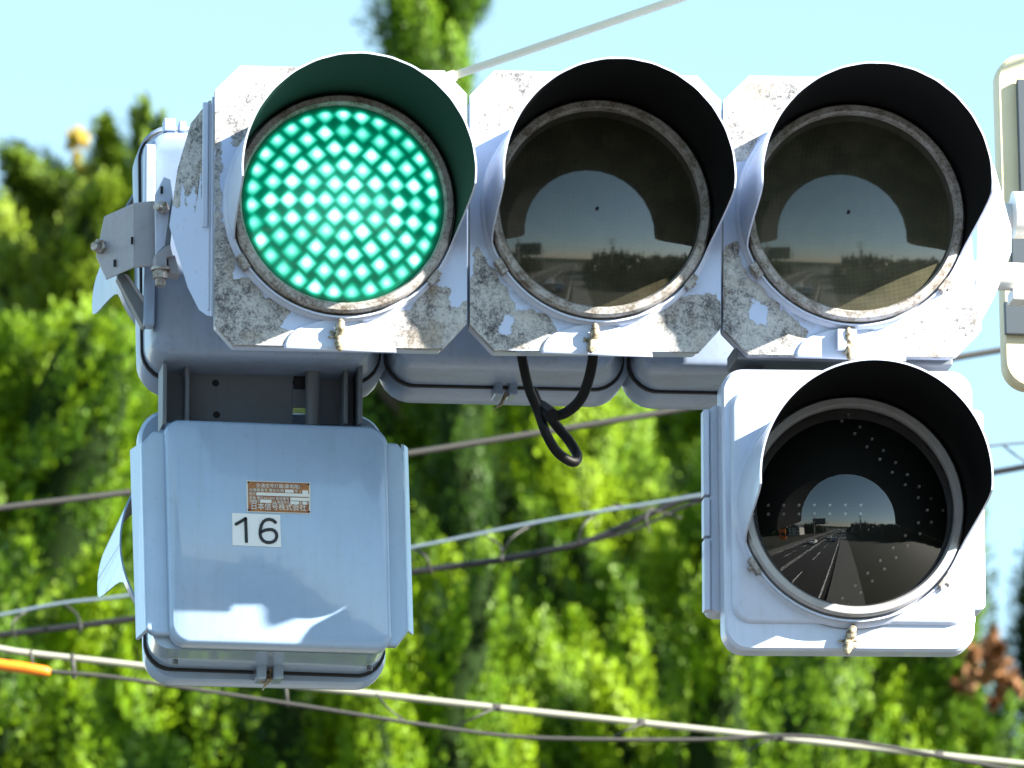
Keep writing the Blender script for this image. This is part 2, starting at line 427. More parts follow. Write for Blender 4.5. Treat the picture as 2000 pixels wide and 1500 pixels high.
for u, (oc, pl, (cx, cy)) in enumerate(zip((oct1, oct2, oct3), (peel1, peel2, peel3), centres)):
    c = P(cx, cy, 0)
    poly = pxpoly(oc, 0)
    dr = plate('lamp_door', poly, 0, .014, M['peel'], front, [(s, pxpoly(q, 0)) for s, q in pl], (c.x, c.z))
    body = MB(); ip = scale2(poly, .985); body.loft([at(ip, .016), at(ip, .055), at(scale2(poly, .955), .075), at(scale2(poly, .93), BY)])
    body.build('lamp_body', M['white'], front, bevel=.003)
    # low pressed collar round the lamp
    V, F = lathe(c, [(RO+.012, .001), (RO+.010, -.004), (RO+.004, -.009), (RO-.004, -.010)], 96)
    obj('collar', V, F, M['white'], dr, smooth=True)
    ring(c, M['ring'], dr)
    if u == 0:
        ln = lens_cap('lens', c, .50, M['green'], dr, n=96, seg=320)
        co = np.empty(len(ln.data.vertices)*3, dtype=np.float32); ln.data.vertices.foreach_get('co', co); co = co.reshape(-1, 3)
        px = co[:, 0]-c.x; pz = co[:, 2]-c.z; val = np.zeros(len(px))
        lr = np.random.default_rng(3); rr = np.hypot(px, pz)
        for i, (lx, lz) in enumerate(LED):
            dx = px-lx; dz = pz-lz; l1 = (np.abs(dx)+np.abs(dz)); l2 = np.hypot(dx-.001, dz-.002)
            s = lr.uniform(.62, 1.12); sh = lr.uniform(-1, 1)*.0015
            soft = np.clip((.0205-l1)/.0075, 0, 1)
            v = .32*np.exp(-(np.hypot(dx, dz-.003)/.0185)**2) + .36*soft*s + .33*np.exp(-(np.hypot(dx-sh, dz-.001)/.0068)**2)*s
            val = np.maximum(val, v) + .10*np.minimum(val, v)
        val += .13*np.exp(-(rr/.10)**2) - .06*np.clip((pz-.05)/.1, 0, 1)
        val *= np.clip((LR-.002-rr)/.010, .12, 1)
        attr(ln, 'led', np.clip(val, 0, 1.1))
    else:
        ln = lens_cap('lens', c, .62, M['lens_yellow'] if u == 1 else M['lens_red'], dr, k_=.030, y_edge=-.018)
        d = MB(); q = P(1167 if u == 1 else 1658, 406 if u == 1 else 413, -.045); d.tube([q+Vector((0, .006, 0)), q], .0028, 8)
        d.build('vent_plug', M['hole'], dr)
    visor(c, dr, lining=M['lining_green_glow'] if u == 0 else M['lining'], rag=1, phase=u)
    for (a, w_) in ((-148, 1), (-38, 1)):       # small visor clips on the rim
        b = MB(); q = c+Vector((math.cos(R(a))*(VR+.004), -.012, math.sin(R(a))*(VR+.004)))
        b.box(q, (.012, .022, .026), Matrix.Rotation(-R(a), 3, 'Y')); q2 = q+Vector((math.cos(R(a)), 0, math.sin(R(a))))*.004
        b.hexbolt(q2, (math.cos(R(a)), 0, math.sin(R(a))), .005, .006)
        b.build('visor_clip', M['ring'], dr, bevel=.0015)
    latch_arch(cx-3, cy+257, 0, dr, M['white'])
    latch(cx-5 if u == 0 else (cx-8), cy+254, dr, u)
    if u == 2:
        b = MB(); b.box(P(1643, 665, -.008), (.016, .02, .035)); b.box(P(1664, 660, -.006), (.014, .015, .03)); b.build('hinge_lug', M['white'], dr, bevel=.002)
# flared end plates, mirror images of one another
def wing(side):
    pts = ([(413, 196), (378, 240), (352, 330), (336, 440), (372, 560), (394, 604), (411, 616)] if side < 0 else
           [(1912, 290), (1938, 322), (1971, 445), (1971, 492), (1940, 574), (1905, 640), (1912, 646)])
    V = []; ex = 413 if side < 0 else 1912; loop = []
    for px, py in pts:
        out = abs(px-ex)/70.0; loop.append(P(px, py, .03+.062*out))
    b = MB(); n = Vector((side*.7, .7, 0))*.006; b.loft([loop, [p+n for p in loop]])
    o = b.build('end_plate', M['peel'], front, bevel=0)
    o.data.update(); V = np.array([(v.co.x, v.co.z) for v in o.data.vertices]); attr(o, 'peel', np.full(len(V), -1.)); attr(o, 'grime', np.zeros(len(V)))
    return o
wl = wing(-1); wing(1)
# give the left end plate a flaked upper half (finer mesh so the edge can wander)
bm = bmesh.new(); bm.from_mesh(wl.data); bmesh.ops.triangulate(bm, faces=bm.faces)
for _ in range(4): bmesh.ops.subdivide_edges(bm, edges=[e for e in bm.edges if e.calc_length() > .012], cuts=1)
bm.to_mesh(wl.data); bm.free()
zz = np.array([v.co.z for v in wl.data.vertices]); z_a, z_b = P(400, 390, .05).z, P(400, 215, .05).z
wl.data.attributes['peel'].data.foreach_set('value', np.clip(np.minimum((zz-z_a), (z_b-zz)+.02)/.03, -1, .8).astype(np.float32))
b = MB()
for x0, y_ in ((416, .022), (410, .034), (404, .046)):
    p0 = P(x0, 190+(416-x0)*2, y_); p1 = P(x0, 618-(416-x0)*2, y_); b.box((p0+p1)/2, (.006, .008, (p0-p1).length))
b.build('hinge_strip', M['white'], front, bevel=.0012)
b = MB(); p0 = P(401, 200, .03); p1 = P(401, 445, .03); b.box((p0+p1)/2, (.010, .006, (p0-p1).length)); b.build('hinge_plate', M['white'], front, bevel=.002)

# ------------------------------------------------------------------ lower right arrow signal head
arrow = empty('arrow_signal', P(1655, 1270, .05), 'unlit clean white arrow signal hanging below the right lamp of the signal', 'arrow signal')
AY = -.004
pl4 = rpoly(pxpoly([(1409, 720), (1899, 724), (1905, 1272), (1417, 1269)], AY), .036, 8)
ps = [(1424, 762), (1890, 768), (1893, 1223), (1429, 1218)]
inner4 = rpoly(pxpoly(ps, AY), .030, 8); cpt = np.mean(np.array(inner4), axis=0)
b = MB(); b.loft([at(pl4, .045), at(pl4, AY+.006), at(inset(pl4, .004), AY)]); b.build('door', M['white'], arrow, smooth=True, autos=30)
door4 = [o for o in arrow.children][-1]
b = MB(); b.loft([at(inner4, AY+.001), at(inset(inner4, .003), AY-.007), at(inset(inner4, .007), AY-.010)]); b.build('raised_panel', M['white'], door4, smooth=True, autos=60)
b = MB()
fl = rpoly(pxpoly([(1381, 803), (1392, 797), (1916, 806), (1921, 1196), (1400, 1201), (1383, 1197)], .07), .01, 3); b.loft([at(fl, .048), at(fl, .11)])
fl2 = rpoly(pxpoly([(1400, 745), (1895, 748), (1905, 1245), (1405, 1240)], .12), .03, 5); b.loft([at(fl2, .11), at(inset(fl2, .01), .17)])
b.build('body', M['white'], arrow, bevel=.003)
b = MB()
for k, (a, e) in enumerate(((803, 970), (975, 1050), (1055, 1195))):
    p0 = P(1377+k, a, .055); p1 = P(1378+k, e, .055); b.box((p0+p1)/2, (.010, .03, (p0-p1).length))
b.build('side_strip', M['white'], arrow, bevel=.002)
c4 = P(1662, 995, AY-.008)
V, F = lathe(c4, [(RO+.014, .002), (RO+.010, -.005), (RO+.003, -.010), (RO-.004, -.011)], 96); obj('collar', V, F, M['white'], door4, smooth=True)
ring(c4, M['ring2'], door4)
bd = MB(); V, F = lathe(c4, [(.0005, -.006), (LR, -.006), (LR, .0)], 72); obj('led_board', V, F, M['board'], door4)
dots = []
Z = lambda x, y: (1430+x/3.262, 770+y/3.262)
for x in (135, 232, 330, 427, 525, 622, 722, 820): dots += [Z(x, 706), Z(x, 762)]
dots += [Z(*q) for q in [(740, 130), (815, 208), (892, 284), (964, 358), (1042, 435), (1117, 511), (1192, 587), (1268, 664), (1343, 738), (700, 170), (782, 250), (860, 333), (942, 413), (1021, 496), (1104, 576), (1186, 658), (1244, 738), (1187, 818), (1104, 900), (1026, 978), (945, 1058), (865, 1138), (785, 1218), (703, 1298), (1270, 814), (1195, 888), (1118, 964), (1044, 1040), (970, 1112), (893, 1188), (820, 1262), (742, 1338)]]
for x, y in dots:
    q = P(x, y, c4.y-.012); b = MB(); b.tube([q+Vector((0, .006, 0)), q, q+Vector((0, -.0012, 0)), q+Vector((0, -.0018, 0))], [.0025, .0025, .0017, .0005], 8); b.build('led', M['unlit'], door4, smooth=True)
lens_cap('lens', c4, .30, M['cover'], door4, y_edge=-.018, k_=.045)
q = P(1663, 987, c4.y-.067); b = MB(); b.tube([q+Vector((0, .008, 0)), q], .0024, 8); b.build('vent_plug', M['hole'], door4)
visor(c4, door4)
for a in (-148, -38):
    b = MB(); q = c4+Vector((math.cos(R(a))*(VR+.004), -.012, math.sin(R(a))*(VR+.004))); b.box(q, (.008, .022, .03), Matrix.Rotation(-R(a), 3, 'Y'))
    b.hexbolt(q, (math.cos(R(a)), 0, math.sin(R(a))), .005, .012); b.build('visor_clip', M['ring'], door4, bevel=.0015)
latch(1657, 1252, door4, 9, AY-.004)
b = MB(); p0 = P(1640, 706, .09); b.box(p0, (.36, .10, .026)); b.box(P(1470, 700, .12), (.03, .05, .08)); b.box(P(1800, 700, .12), (.03, .05, .08))
tag(b.build('hanger_bracket', M['dimgrey'], None, bevel=.003), 'grey steel hanger bracket between the right lamp and the white arrow signal', 'bracket')

# ------------------------------------------------------------------ rear-facing three-light head, seen from its back
rear = empty('traffic_signal', P(980, 780, .7), 'rear-facing white three-light signal seen from behind, mostly hidden by the front signal', 'traffic signal')
YB, YD = .33, .475
for u in range(3):
    ox = u*475; oy = u*11.5
    back = rpoly(pxpoly([(296+ox, 258+oy), (722+ox, 268+oy), (728+ox, 703+oy), (300+ox, 692+oy)], YB), .030, 7)
    mid = rpoly(pxpoly([(274+ox, 258+oy), (735+ox, 268+oy), (740+ox, 748+oy), (280+ox, 738+oy)], YD), .050, 7)
    door = rpoly(pxpoly([(269+ox, 243+oy), (752+ox, 254+oy), (758+ox, 758+oy), (279+ox, 747+oy)], YD+.01), .055, 7)
    b = MB(); b.loft([at(inset(back, .008), YB-.006), at(back, YB), at(scale2(back, 1.02), YB+.03), at(mid, YD-.012), at(mid, YD)])
    bo = b.build('back_cover', M['rear_shade_paint'], rear, smooth=True, autos=50)
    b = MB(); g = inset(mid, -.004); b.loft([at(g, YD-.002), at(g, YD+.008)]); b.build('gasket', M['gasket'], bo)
    b = MB(); b.loft([at(inset(door, .006), YD+.006), at(door, YD+.014), at(door, YD+.115), at(inset(door, .012), YD+.122)]); dd = b.build('door', M['rear_shade_paint'], rear, smooth=True, autos=45)
    zc = sum(p[1] for p in door)/len(door); xc = sum(p[0] for p in door)/len(door)
    qv = P(440+ox, 500+oy, YD+.122); visor((qv.x, YD+.122, qv.z), dd, sign=1, outer=M['rear_shade_paint'], k_len=1.55)
    b = MB()
    for dx in (-14, 14):
        b = MB(); b.box(P(985+dx-475+ox, 758+oy-11, YD+.0), (.014, .05, .034)); b.build('latch_lug', M['rear_shade_paint'], bo, bevel=.003)
    b = MB(); q = P(978-475+ox, 790+oy-11, YD); b.tube([q+Vector((.01, 0, .02)), q, q+Vector((-.012, 0, -.008))], [.004, .003, .001], 6); b.build('latch', M['brass'], dd)
# vertical cable duct and rounded corner post on the left of the rear head
b = MB(); p0 = P(291, 285, .315); p1 = P(291, 640, .315); b.box((p0+p1)/2, (.018, .03, (p0-p1).length)); b.build('side_rail', M['rear_shade_paint'], rear, bevel=.003)
b = MB(); b.box(P(330, 247, .39), (.02, .03, .022)); b.box(P(355, 250, .39), (.012, .03, .018)); b.build('top_clip', M['rear_shade_paint'], rear, bevel=.002)

# ------------------------------------------------------------------ box numbered 16: rear-facing arrow head seen from its back
box = empty('arrow_signal', P(520, 1340, .75), 'rear-facing pale grey arrow signal seen from behind with number 16 sticker', 'arrow signal')
YF = .36
def Q(pts, y, r, seg=8): return rpoly(pxpoly(pts, y), r, seg)
face = Q([(320, 819), (756, 835), (766, 1271), (331, 1258)], YF, [.026, .034, .026, .03], 8)
b = MB(); b.loft([at(inset(face, .008), YF-.009), at(inset(face, .003), YF-.006), at(face, YF), at(scale2(face, 1.0), YF+.03)])
cover = b.build('back_cover', M['bluegrey'], box, smooth=True, autos=60)
led = Q([(275, 868), (300, 842), (775, 866), (789, 880), (798, 1232), (776, 1262), (300, 1238), (284, 1228)], YF+.012, .006, 3)
b = MB(); b.loft([at(led, YF+.010), at(led, YF+.035)]); b.build('cover_flange', M['bluegrey'], cover, bevel=.004)
b = MB(); lf = [P(253, 878, YF+.075), P(277, 862, YF+.018), P(284, 1232, YF+.018), P(265, 1250, YF+.075)]
b.loft([lf, [p+Vector((.006, .004, 0)) for p in lf]]); b.build('side_flap', M['bluegrey'], cover, bevel=.002); b = MB()
rf = [P(783, 866, YF+.02), P(791, 872, YF+.05), P(802, 1240, YF+.05), P(793, 1232, YF+.02)]
b.loft([rf, [p+Vector((.006, .006, 0)) for p in rf]])
b.build('side_flap', M['bluegrey'], cover, bevel=.002)
mid = Q([(283, 850), (744, 862), (748, 1319), (285, 1303)], YF+.19, .045)
low = Q([(296, 835), (752, 850), (758, 1280), (297, 1266)], YF+.035, .03)
b = MB(); b.loft([at(low, YF+.034), at(low, YF+.05), at(mid, YF+.17), at(mid, YF+.19)]); body = b.build('body', M['bluegrey'], box, smooth=True, autos=50)
g = inset(mid, -.004); b = MB(); b.loft([at(g, YF+.186), at(g, YF+.198)]); b.build('gasket', M['gasket'], body)
dr6 = Q([(266, 806), (744, 818), (750, 1347), (281, 1336)], YF+.23, .05)
b = MB(); b.loft([at(inset(dr6, .005), YF+.197), at(dr6, YF+.205), at(dr6, YF+.24), at(inset(dr6, .012), YF+.25)]); dd = b.build('door', M['bluegrey'], box, smooth=True, autos=45)
xc = sum(p[0] for p in dr6)/len(dr6); zc = sum(p[1] for p in dr6)/len(dr6)
def side_visor(cx_, cz_, y0, par, tip):
    visor((cx_, y0, cz_), par, sign=1)
qv = P(452, 1062, YF+.25); visor((qv.x, YF+.25, qv.z), dd, sign=1, k_len=1.55, outer=M['bluegrey'])
b = MB()
for dx in (508, 541): b = MB(); b.box(P(dx, 1311, YF+.165), (.017, .05, .034)); b.build('latch_lug', M['bluegrey'], body, bevel=.003)
b = MB(); q = P(522, 1335, YF+.165); b.tube([q+Vector((.008, 0, .035)), q+Vector((.002, 0, .008)), q+Vector((-.008, 0, -.012))], [.005, .004, .0012], 6); b.tube([q+Vector((.014, 0, .014)), q, q+Vector((-.012, 0, .004))], .003, 5)
b.build('latch', M['brass'], body)
for x, y in ((342, 1288), (722, 1300)):
    q = P(x, y, YF+.1); b = MB(); b.tube([q, q+Vector((0, 0, -.008))], .005, 8); b.build('drain_plug', M['dimgrey'], body)

# sticker and nameplate on the back cover; both lie on the cover's own plane
YS = YF-.009
e1 = (P(756, 835, YF)-P(320, 819, YF)).normalized()
e2 = Vector((e1.z, 0, -e1.x)); e2 = -e2 if e2.z < 0 else e2      # up along the cover
m = Mat('white_sticker', (.86, .88, .9), .4); M['sticker'] = m.m
m = Mat('black_ink', (.006, .007, .012), .45); M['ink'] = m.m
m = Mat('brown_plate_enamel', (.34, .11, .025), .4); m.base(m.ramp(m.noise(60, 4), [(.4, (.27, .085, .03)), (.62, (.42, .17, .03))])); M['brown'] = m.m
m = Mat('plate_silver', (.82, .82, .78), .35); M['silver'] = m.m
st = [P(453, 1002, YS), P(547, 1006, YS), P(549, 1069, YS), P(454, 1065, YS)]
b = MB(); b.prism(st, (0, -.0012, 0)); stick = b.build('number_sticker', M['sticker'], cover)
def ribbon(b, pts, wd, y0, d=.0012):
    """flat stroke with round ends"""
    pts = [Vector(p) for p in pts]; L = []; Rr = []
    for i, p in enumerate(pts):
        t = (pts[min(i+1, len(pts)-1)]-pts[max(i-1, 0)]).normalized(); nn = Vector((-t.y, t.x))
        L.append(p+nn*wd/2); Rr.append(p-nn*wd/2)
    def cap(p, q, sgn):
        c = (p+q)/2; v = p-c; return [c+Matrix.Rotation(-sgn*math.pi*k/8, 2) @ v for k in range(1, 8)]
    for i in range(len(pts)-1):
        quad = [L[i], L[i+1], Rr[i+1], Rr[i]]; b.prism([Vector((q.x, y0, q.y)) for q in quad], (0, -d-.00001*i, 0))
    for p in (pts[0], pts[-1]):
        b.prism([Vector((p.x+wd/2*math.cos(k*math.pi/8), y0, p.y+wd/2*math.sin(k*math.pi/8))) for k in range(16)], (0, -d-.0002, 0))
def sxz(x, y): p = P(x, y, YS-.0013); return Vector((p.x, p.z))
b = MB(); K = lambda x, y: sxz(430+x/9.375, 920+y/9.375)
ribbon(b, [K(293, 973), K(385, 920), K(465, 873)], .0052, YS-.0013); ribbon(b, [K(465, 873), K(472, 1060), K(480, 1292)], .0052, YS-.0013)
six = [(1010, 940), (960, 900), (900, 885), (840, 895), (790, 930), (755, 990), (735, 1070), (730, 1150), (745, 1220), (785, 1275), (840, 1305), (900, 1310), (960, 1300), (1010, 1265), (1035, 1210), (1030, 1150), (1000, 1100), (950, 1075), (890, 1072), (820, 1085), (770, 1105), (740, 1130)]
ribbon(b, [K(*q) for q in six], .0052, YS-.0014); b.build('number', M['ink'], stick)
npx = [P(481, 939, YS), P(606, 943, YS), P(606, 1004, YS), P(482, 1000, YS)]
b = MB(); b.prism(npx, (0, -.0015, 0)); npl = b.build('nameplate', M['silver'], cover, bevel=0)
cc = sum((Vector(p) for p in npx), Vector())/4
b = MB(); b.prism([cc+(p-cc)*.955+Vector((0, -.0016, 0)) for p in npx], (0, -.0006, 0)); b.build('enamel_field', M['brown'], npl)
u_ = (npx[1]-npx[0]); v_ = (npx[3]-npx[0])
def npp(u, v, y=-.0026): return npx[0]+u_*u+v_*v+Vector((0, y, 0))
b = MB()
for (u0, v0, u1, v1) in ((.60, .25, .735, .35), (.87, .26, .96, .37), (.15, .37, .975, .47), (.68, .50, .975, .60), (.21, .60, .385, .70), (.68, .62, .815, .72), (.87, .62, .94, .72)):
    b.prism([npp(u0, v0), npp(u1, v0), npp(u1, v1), npp(u0, v1)], (0, -.0004, 0))
b.build('blank_field', M['silver'], npl)
def text(s, u, v, size, parent, wid=None):
    cu = bpy.data.curves.new('t', 'FONT'); cu.body = s; cu.size = size; cu.extrude = .0002; cu.fill_mode = 'BOTH'; cu.resolution_u = 2
    to = bpy.data.objects.new('t', cu); COL.objects.link(to); bpy.context.view_layer.update()
    me = bpy.data.meshes.new_from_object(to.evaluated_get(bpy.context.evaluated_depsgraph_get())); bpy.data.objects.remove(to)
    xs = [q.co.x for q in me.vertices]
    if not xs: return
    k = 1. if wid is None else wid*u_.length/(max(xs)-min(xs))
    V = [npp(u, v, -.0028)+u_.normalized()*((q.co.x-min(xs))*k) - v_.normalized()*q.co.y + Vector((0, -q.co.z, 0)) for q in me.vertices]
    o = obj('lettering', V, [tuple(p.vertices) for p in me.polygons], M['silver'], parent); bpy.data.meshes.remove(me); return o
text('交通信号灯器(車両用)', .15, .205, .0078, npl, .68)
text('仕様書番号 警交仕規', .04, .335, .0058, npl, .54); text('号', .75, .335, .0058, npl, .05); text('(', .83, .335, .0058, npl, .015)
text('型式', .04, .46, .0058, npl, .10)
text('定格 電圧AC100V 製造番号', .04, .59, .0058, npl, .62)
text('消費電力', .04, .70, .0055, npl, .16); text('VA 製造年月', .40, .70, .0055, npl, .26); text('年', .82, .70, .0055, npl, .045); text('月', .945, .70, .0055, npl, .04)
text('日本信号株式会社', .075, .90, .0125, npl, .85)
for u, v in ((.03, .06), (.97, .06), (.03, .94), (.97, .94)):
    q = npp(u, v, -.0016); b = MB(); b.tube([q, q+Vector((0, -.0015, 0))], .0018, 8); b.build('rivet', M['hole'], npl)

# bracket that hangs the numbered head from the rear head
hang = empty('hanging_bracket', P(510, 710, .75), 'dark grey channel bracket with holes above the box numbered 16', 'bracket')
b = MB()
bp = [P(321, 705, .70), P(705, 716, .70), P(708, 836, .70), P(320, 822, .70)]
def quad(x0, y0, x1, y1, yy, d=.006): 
    b.prism([P(x0, y0, yy), P(x1, y0+(x1-x0)*.028, yy), P(x1, y1+(x1-x0)*.028, yy), P(x0, y1, yy)], (0, d, 0))
quad(318, 702, 572, 824, .44); quad(572, 708, 600, 726, .44); quad(600, 708, 706, 828, .455); quad(572, 760, 600, 795, .44)
b.build('back_plate', M['dimgrey'], hang, bevel=.001)
b = MB()
for x, yy in ((322, .36), (366, .39), (676, .39), (704, .37)):
    p0 = P(x, 708, yy); p1 = P(x, 828, yy); b = MB(); b.box((p0+p1)/2+Vector((0, .04, 0)), (.007, .08, (p0-p1).length)); b.build('flange', M['dimgrey'], hang, bevel=.0015)
b = MB(); b.tube([P(611, 708, .41), P(611, 832, .41)], .0125, 16); b.build('pipe', M['dimgrey'], hang, smooth=True, autos=40)
b = MB()
for x, y in ((421, 748), (423, 810)): 
    q = P(x, y, .4395); b = MB(); b.tube([q, q+Vector((0, .002, 0))], .006, 14); b.build('hole', M['hole'], hang)
b = MB(); b.prism([P(574, 729, .4395), P(598, 730, .4395), P(598, 760, .4395), P(574, 759, .4395)], (0, .002, 0)); b.build('hole', M['hole'], hang)

# ------------------------------------------------------------------ left brackets of the rear head
lb = empty('mounting_bracket', P(260, 460, .5), 'angled white steel bracket with bolts left of the green lamp', 'bracket')
def pp(pts, y, d, name, mat=None, par=None, bev=.0015, ys=None):
    b = MB(); L = [P(x, z, y if ys is None else ys[i]) for i, (x, z) in enumerate(pts)]; b.prism(L, (0, d, 0)); return b.build(name, mat or M['bracket'], par or lb, bevel=bev)
pp([(204, 422), (262, 396), (262, 522), (208, 546), (188, 500)], 0.250, .006, 'angled_plate', ys=[.30, .25, .25, .30, .315])
pp([(262, 396), (304, 391), (304, 519), (262, 522)], 0.250, .006, 'flat_plate')
pp([(304, 391), (327, 389), (327, 519), (304, 519)], 0.240, .02, 'edge_plate', M['bracket'])
pp([(307, 372), (320, 345), (333, 350), (338, 385), (333, 470), (304, 498), (302, 380)], 0.205, .007, 'pointed_plate', M['white'])
pp([(335, 385), (340, 400), (333, 478), (325, 492), (321, 486)], 0.202, .03, 'pointed_plate_edge', M['dimgrey'])
pp([(228, 540), (243, 534), (297, 612), (284, 640), (279, 636)], 0.310, .03, 'brace', M['dimgrey'])
pp([(243, 534), (250, 536), (300, 606), (297, 615)], 0.305, .035, 'brace_edge', M['bracket'])
pp([(302, 498), (325, 480), (333, 478), (338, 500), (325, 503), (327, 525), (304, 525)], 0.200, .04, 'lug', M['bracket'])
pp([(327, 500), (342, 498), (352, 536), (330, 532)], 0.210, .04, 'lug', M['bracket'])
b = MB(); q = P(320, 408, .20); b.hexbolt(q, (-.3, -1, 0), .0105, .02); b.hexbolt(q+Vector((-.008, -.018, -.002)), (-.6, -.8, -.1), .007, .012, 10); b.build('bolt', M['steel'], lb, bevel=.001)
b = MB(); q = P(198, 484, .31); b.hexbolt(q, (-.4, -1, 0), .012, .018); b.hexbolt(q+Vector((-.005, -.014, -.002)), (-.7, -.7, -.1), .0075, .014, 10); b.build('bolt', M['steel'], lb, bevel=.001)
b = MB(); q = P(313, 522, .21); b.hexbolt(q, (0, 0, -1), .016, .006, 12); b.hexbolt(q+Vector((0, 0, -.005)), (0, 0, -1), .0125, .015); b.hexbolt(q+Vector((0, 0, -.018)), (0, 0, -1), .0085, .014, 12); b.build('bolt', M['steel'], lb, bevel=.001)
b = MB()
for x, y, yy in ((258, 470, .2485), (224, 514, .283), (316, 371, .2035)):
    q = P(x, y, yy-.002); b = MB(); b.box(q, (.004, .003, .012)); b.build('slot', M['hole'], lb)

# ------------------------------------------------------------------ arms, stay rod and signal pole (pole stands right of the frame)
pole_x = 3.1; pole_y = .42
armz1, armz2 = P(1975, 420, .36).z, P(1975, 545, .34).z
b = MB(); b.tube([(P(1935, 545, .34).x-.8, pole_y-.06, armz2+.02), (pole_x, pole_y-.06, armz2-.02)], .024, 20); ar = b.build('arm', M['arm'], None, smooth=True, autos=40)
b = MB(); b.tube([(P(1976, 420, .36).x, pole_y-.05, armz1), (pole_x, pole_y-.05, armz1-.02)], .033, 20); b.tube([(P(1976, 420, .36).x-.8, pole_y-.05, armz1), (P(1976, 420, .36).x, pole_y-.05, armz1)], .022, 16)
ar2 = b.build('arm', M['arm'], None, smooth=True, autos=40)
b = MB(); b.tube([P(1978, 420, .35), P(2002, 420, .35)], .040, 20); b.build('pipe_clamp', M['arm'], ar2, smooth=True, autos=40)
b = MB(); b.box(P(1990, 580, .36), (.03, .05, .02)); b.build('pipe_clamp', M['arm'], ar, bevel=.002)
rz = P(880, 150, .36); rd = P(1320, 0, .36)-rz
m = Mat('cream_rod_paint', (.72, .68, .56), .5); m.base(m.mix(m.noise(9), (.85, .80, .66), (.75, .68, .5))); M['rod'] = m.m
k = (pole_x-rz.x)/rd.x
b = MB(); b.tube([rz, rz+rd*k], .0072, 10); b.tube([rz-rd*.12, rz+rd*.02], .0095, 8)
tag(b.build('stay_rod', M['rod'], None, smooth=True), 'thin cream stay rod rising to the right from behind the green lamp', 'stay rod')
m = Mat('concrete_pole', (.45, .44, .42), .8); m.bump(m.noise(40), .3, .004); m.base(m.mix(m.noise(5, 5), (.36, .35, .33), (.5, .49, .46))); M['conc'] = m.m
b = MB(); b.tube([(pole_x, pole_y, 0), (pole_x, pole_y, 4), (pole_x, pole_y, 8.5)], [.16, .14, .12], 24); pl_ = b.build('pole_shaft', M['conc'], None, smooth=True, autos=40)
pe = empty('signal_pole', (pole_x, pole_y, 0), 'tall round concrete pole carrying the signal arms', 'pole'); parent_to(pl_, pe); parent_to(ar, pe); parent_to(ar2, pe)
b = MB()
for z in (armz1-.02, armz2-.02, (rz+rd*k).z): b.tube([(pole_x, pole_y, z-.04), (pole_x, pole_y, z+.04)], .165, 24)
b.build('band', M['arm'], pe)

# board at the right edge
m = Mat('cream_board_paint', (.74, .71, .56), .5); m.base(m.mix(m.ramp(m.noise(6, 4), [(.4, BW[0]), (.7, BW[1])]), (.72, .64, .42), (.6, .52, .33))); M['cream'] = m.m
m = Mat('slate_panel', (.045, .06, .075), .5); M['slate'] = m.m
bdE = empty('sign_board', P(2200, 755, .95), 'cream board with rounded corners and dark panels at the right edge', 'board')
bp = rpoly(pxpoly([(1945, 106), (2440, 118), (2462, 768), (1963, 757)], .95), .045, 8)
b = MB(); b.loft([at(inset(bp, .004), .945), at(bp, .95), at(bp, .985)]); b.build('board_face', M['cream'], bdE, smooth=True, autos=40)
for x0, y0, x1, y1 in ((1986, 154, 2420, 385), (1974, 440, 2420, 525), (1962, 588, 2420, 652)):
    b = MB(); b.prism([P(x0, y0, .93), P(x1, y0+10, .93), P(x1, y1+10, .93), P(x0+(y1-y0)*.03, y1, .93)], (0, .012, 0)); b.build('panel', M['slate'], bdE, bevel=.002)
b = MB(); b.box(P(2200, 430, 1.03), (.06, .09, .7)); b.tube([P(2200, 400, 1.03), Vector((pole_x, pole_y+.1, P(2200, 400, 1.03).z))], .02, 10); b.build('back_rail', M['dimgrey'], bdE)

# black cable looping out of the middle lamp
cl = empty('cable_loop', P(1090, 690, .12), 'short black cable looping down below the middle lamp', 'cable')
def smooth_path(pts, n=8):
    out = []; pts = [Vector(p) for p in pts]
    for i in range(len(pts)-1):
        p0 = pts[max(i-1, 0)]; p1 = pts[i]; p2 = pts[i+1]; p3 = pts[min(i+2, len(pts)-1)]
        for k in range(n):
            t = k/n; out.append(.5*((2*p1)+(p2-p0)*t+(2*p0-5*p1+4*p2-p3)*t*t+(3*p1-p0-3*p2+p3)*t**3))
    return out+[pts[-1]]
A = [(1016, 660, .09), (1020, 700, .10), (1033, 758, .11), (1050, 800, .12), (1066, 845, .12), (1086, 880, .13), (1110, 899, .14), (1124, 901, .15), (1127, 888, .17), (1112, 862, .18), (1090, 835, .18), (1072, 812, .17), (1052, 790, .16), (1040, 760, .15)]
B = [(1160, 660, .03), (1158, 700, .05), (1150, 740, .07), (1135, 778, .09), (1110, 803, .11), (1085, 812, .12), (1062, 808, .13), (1045, 790, .14)]
b = MB(); b.tube(smooth_path([P(*q) for q in A]), .0085, 10); b.build('cable', M['rubber'], cl, smooth=True)
b = MB(); b.tube(smooth_path([P(*q) for q in B]), .0088, 10); b.build('cable', M['rubber'], cl, smooth=True)
b = MB(); b.tube([P(1056, 795, .14), P(1078, 812, .10)], .0125, 8); b.build('cable_tie', M['rubber'], cl)

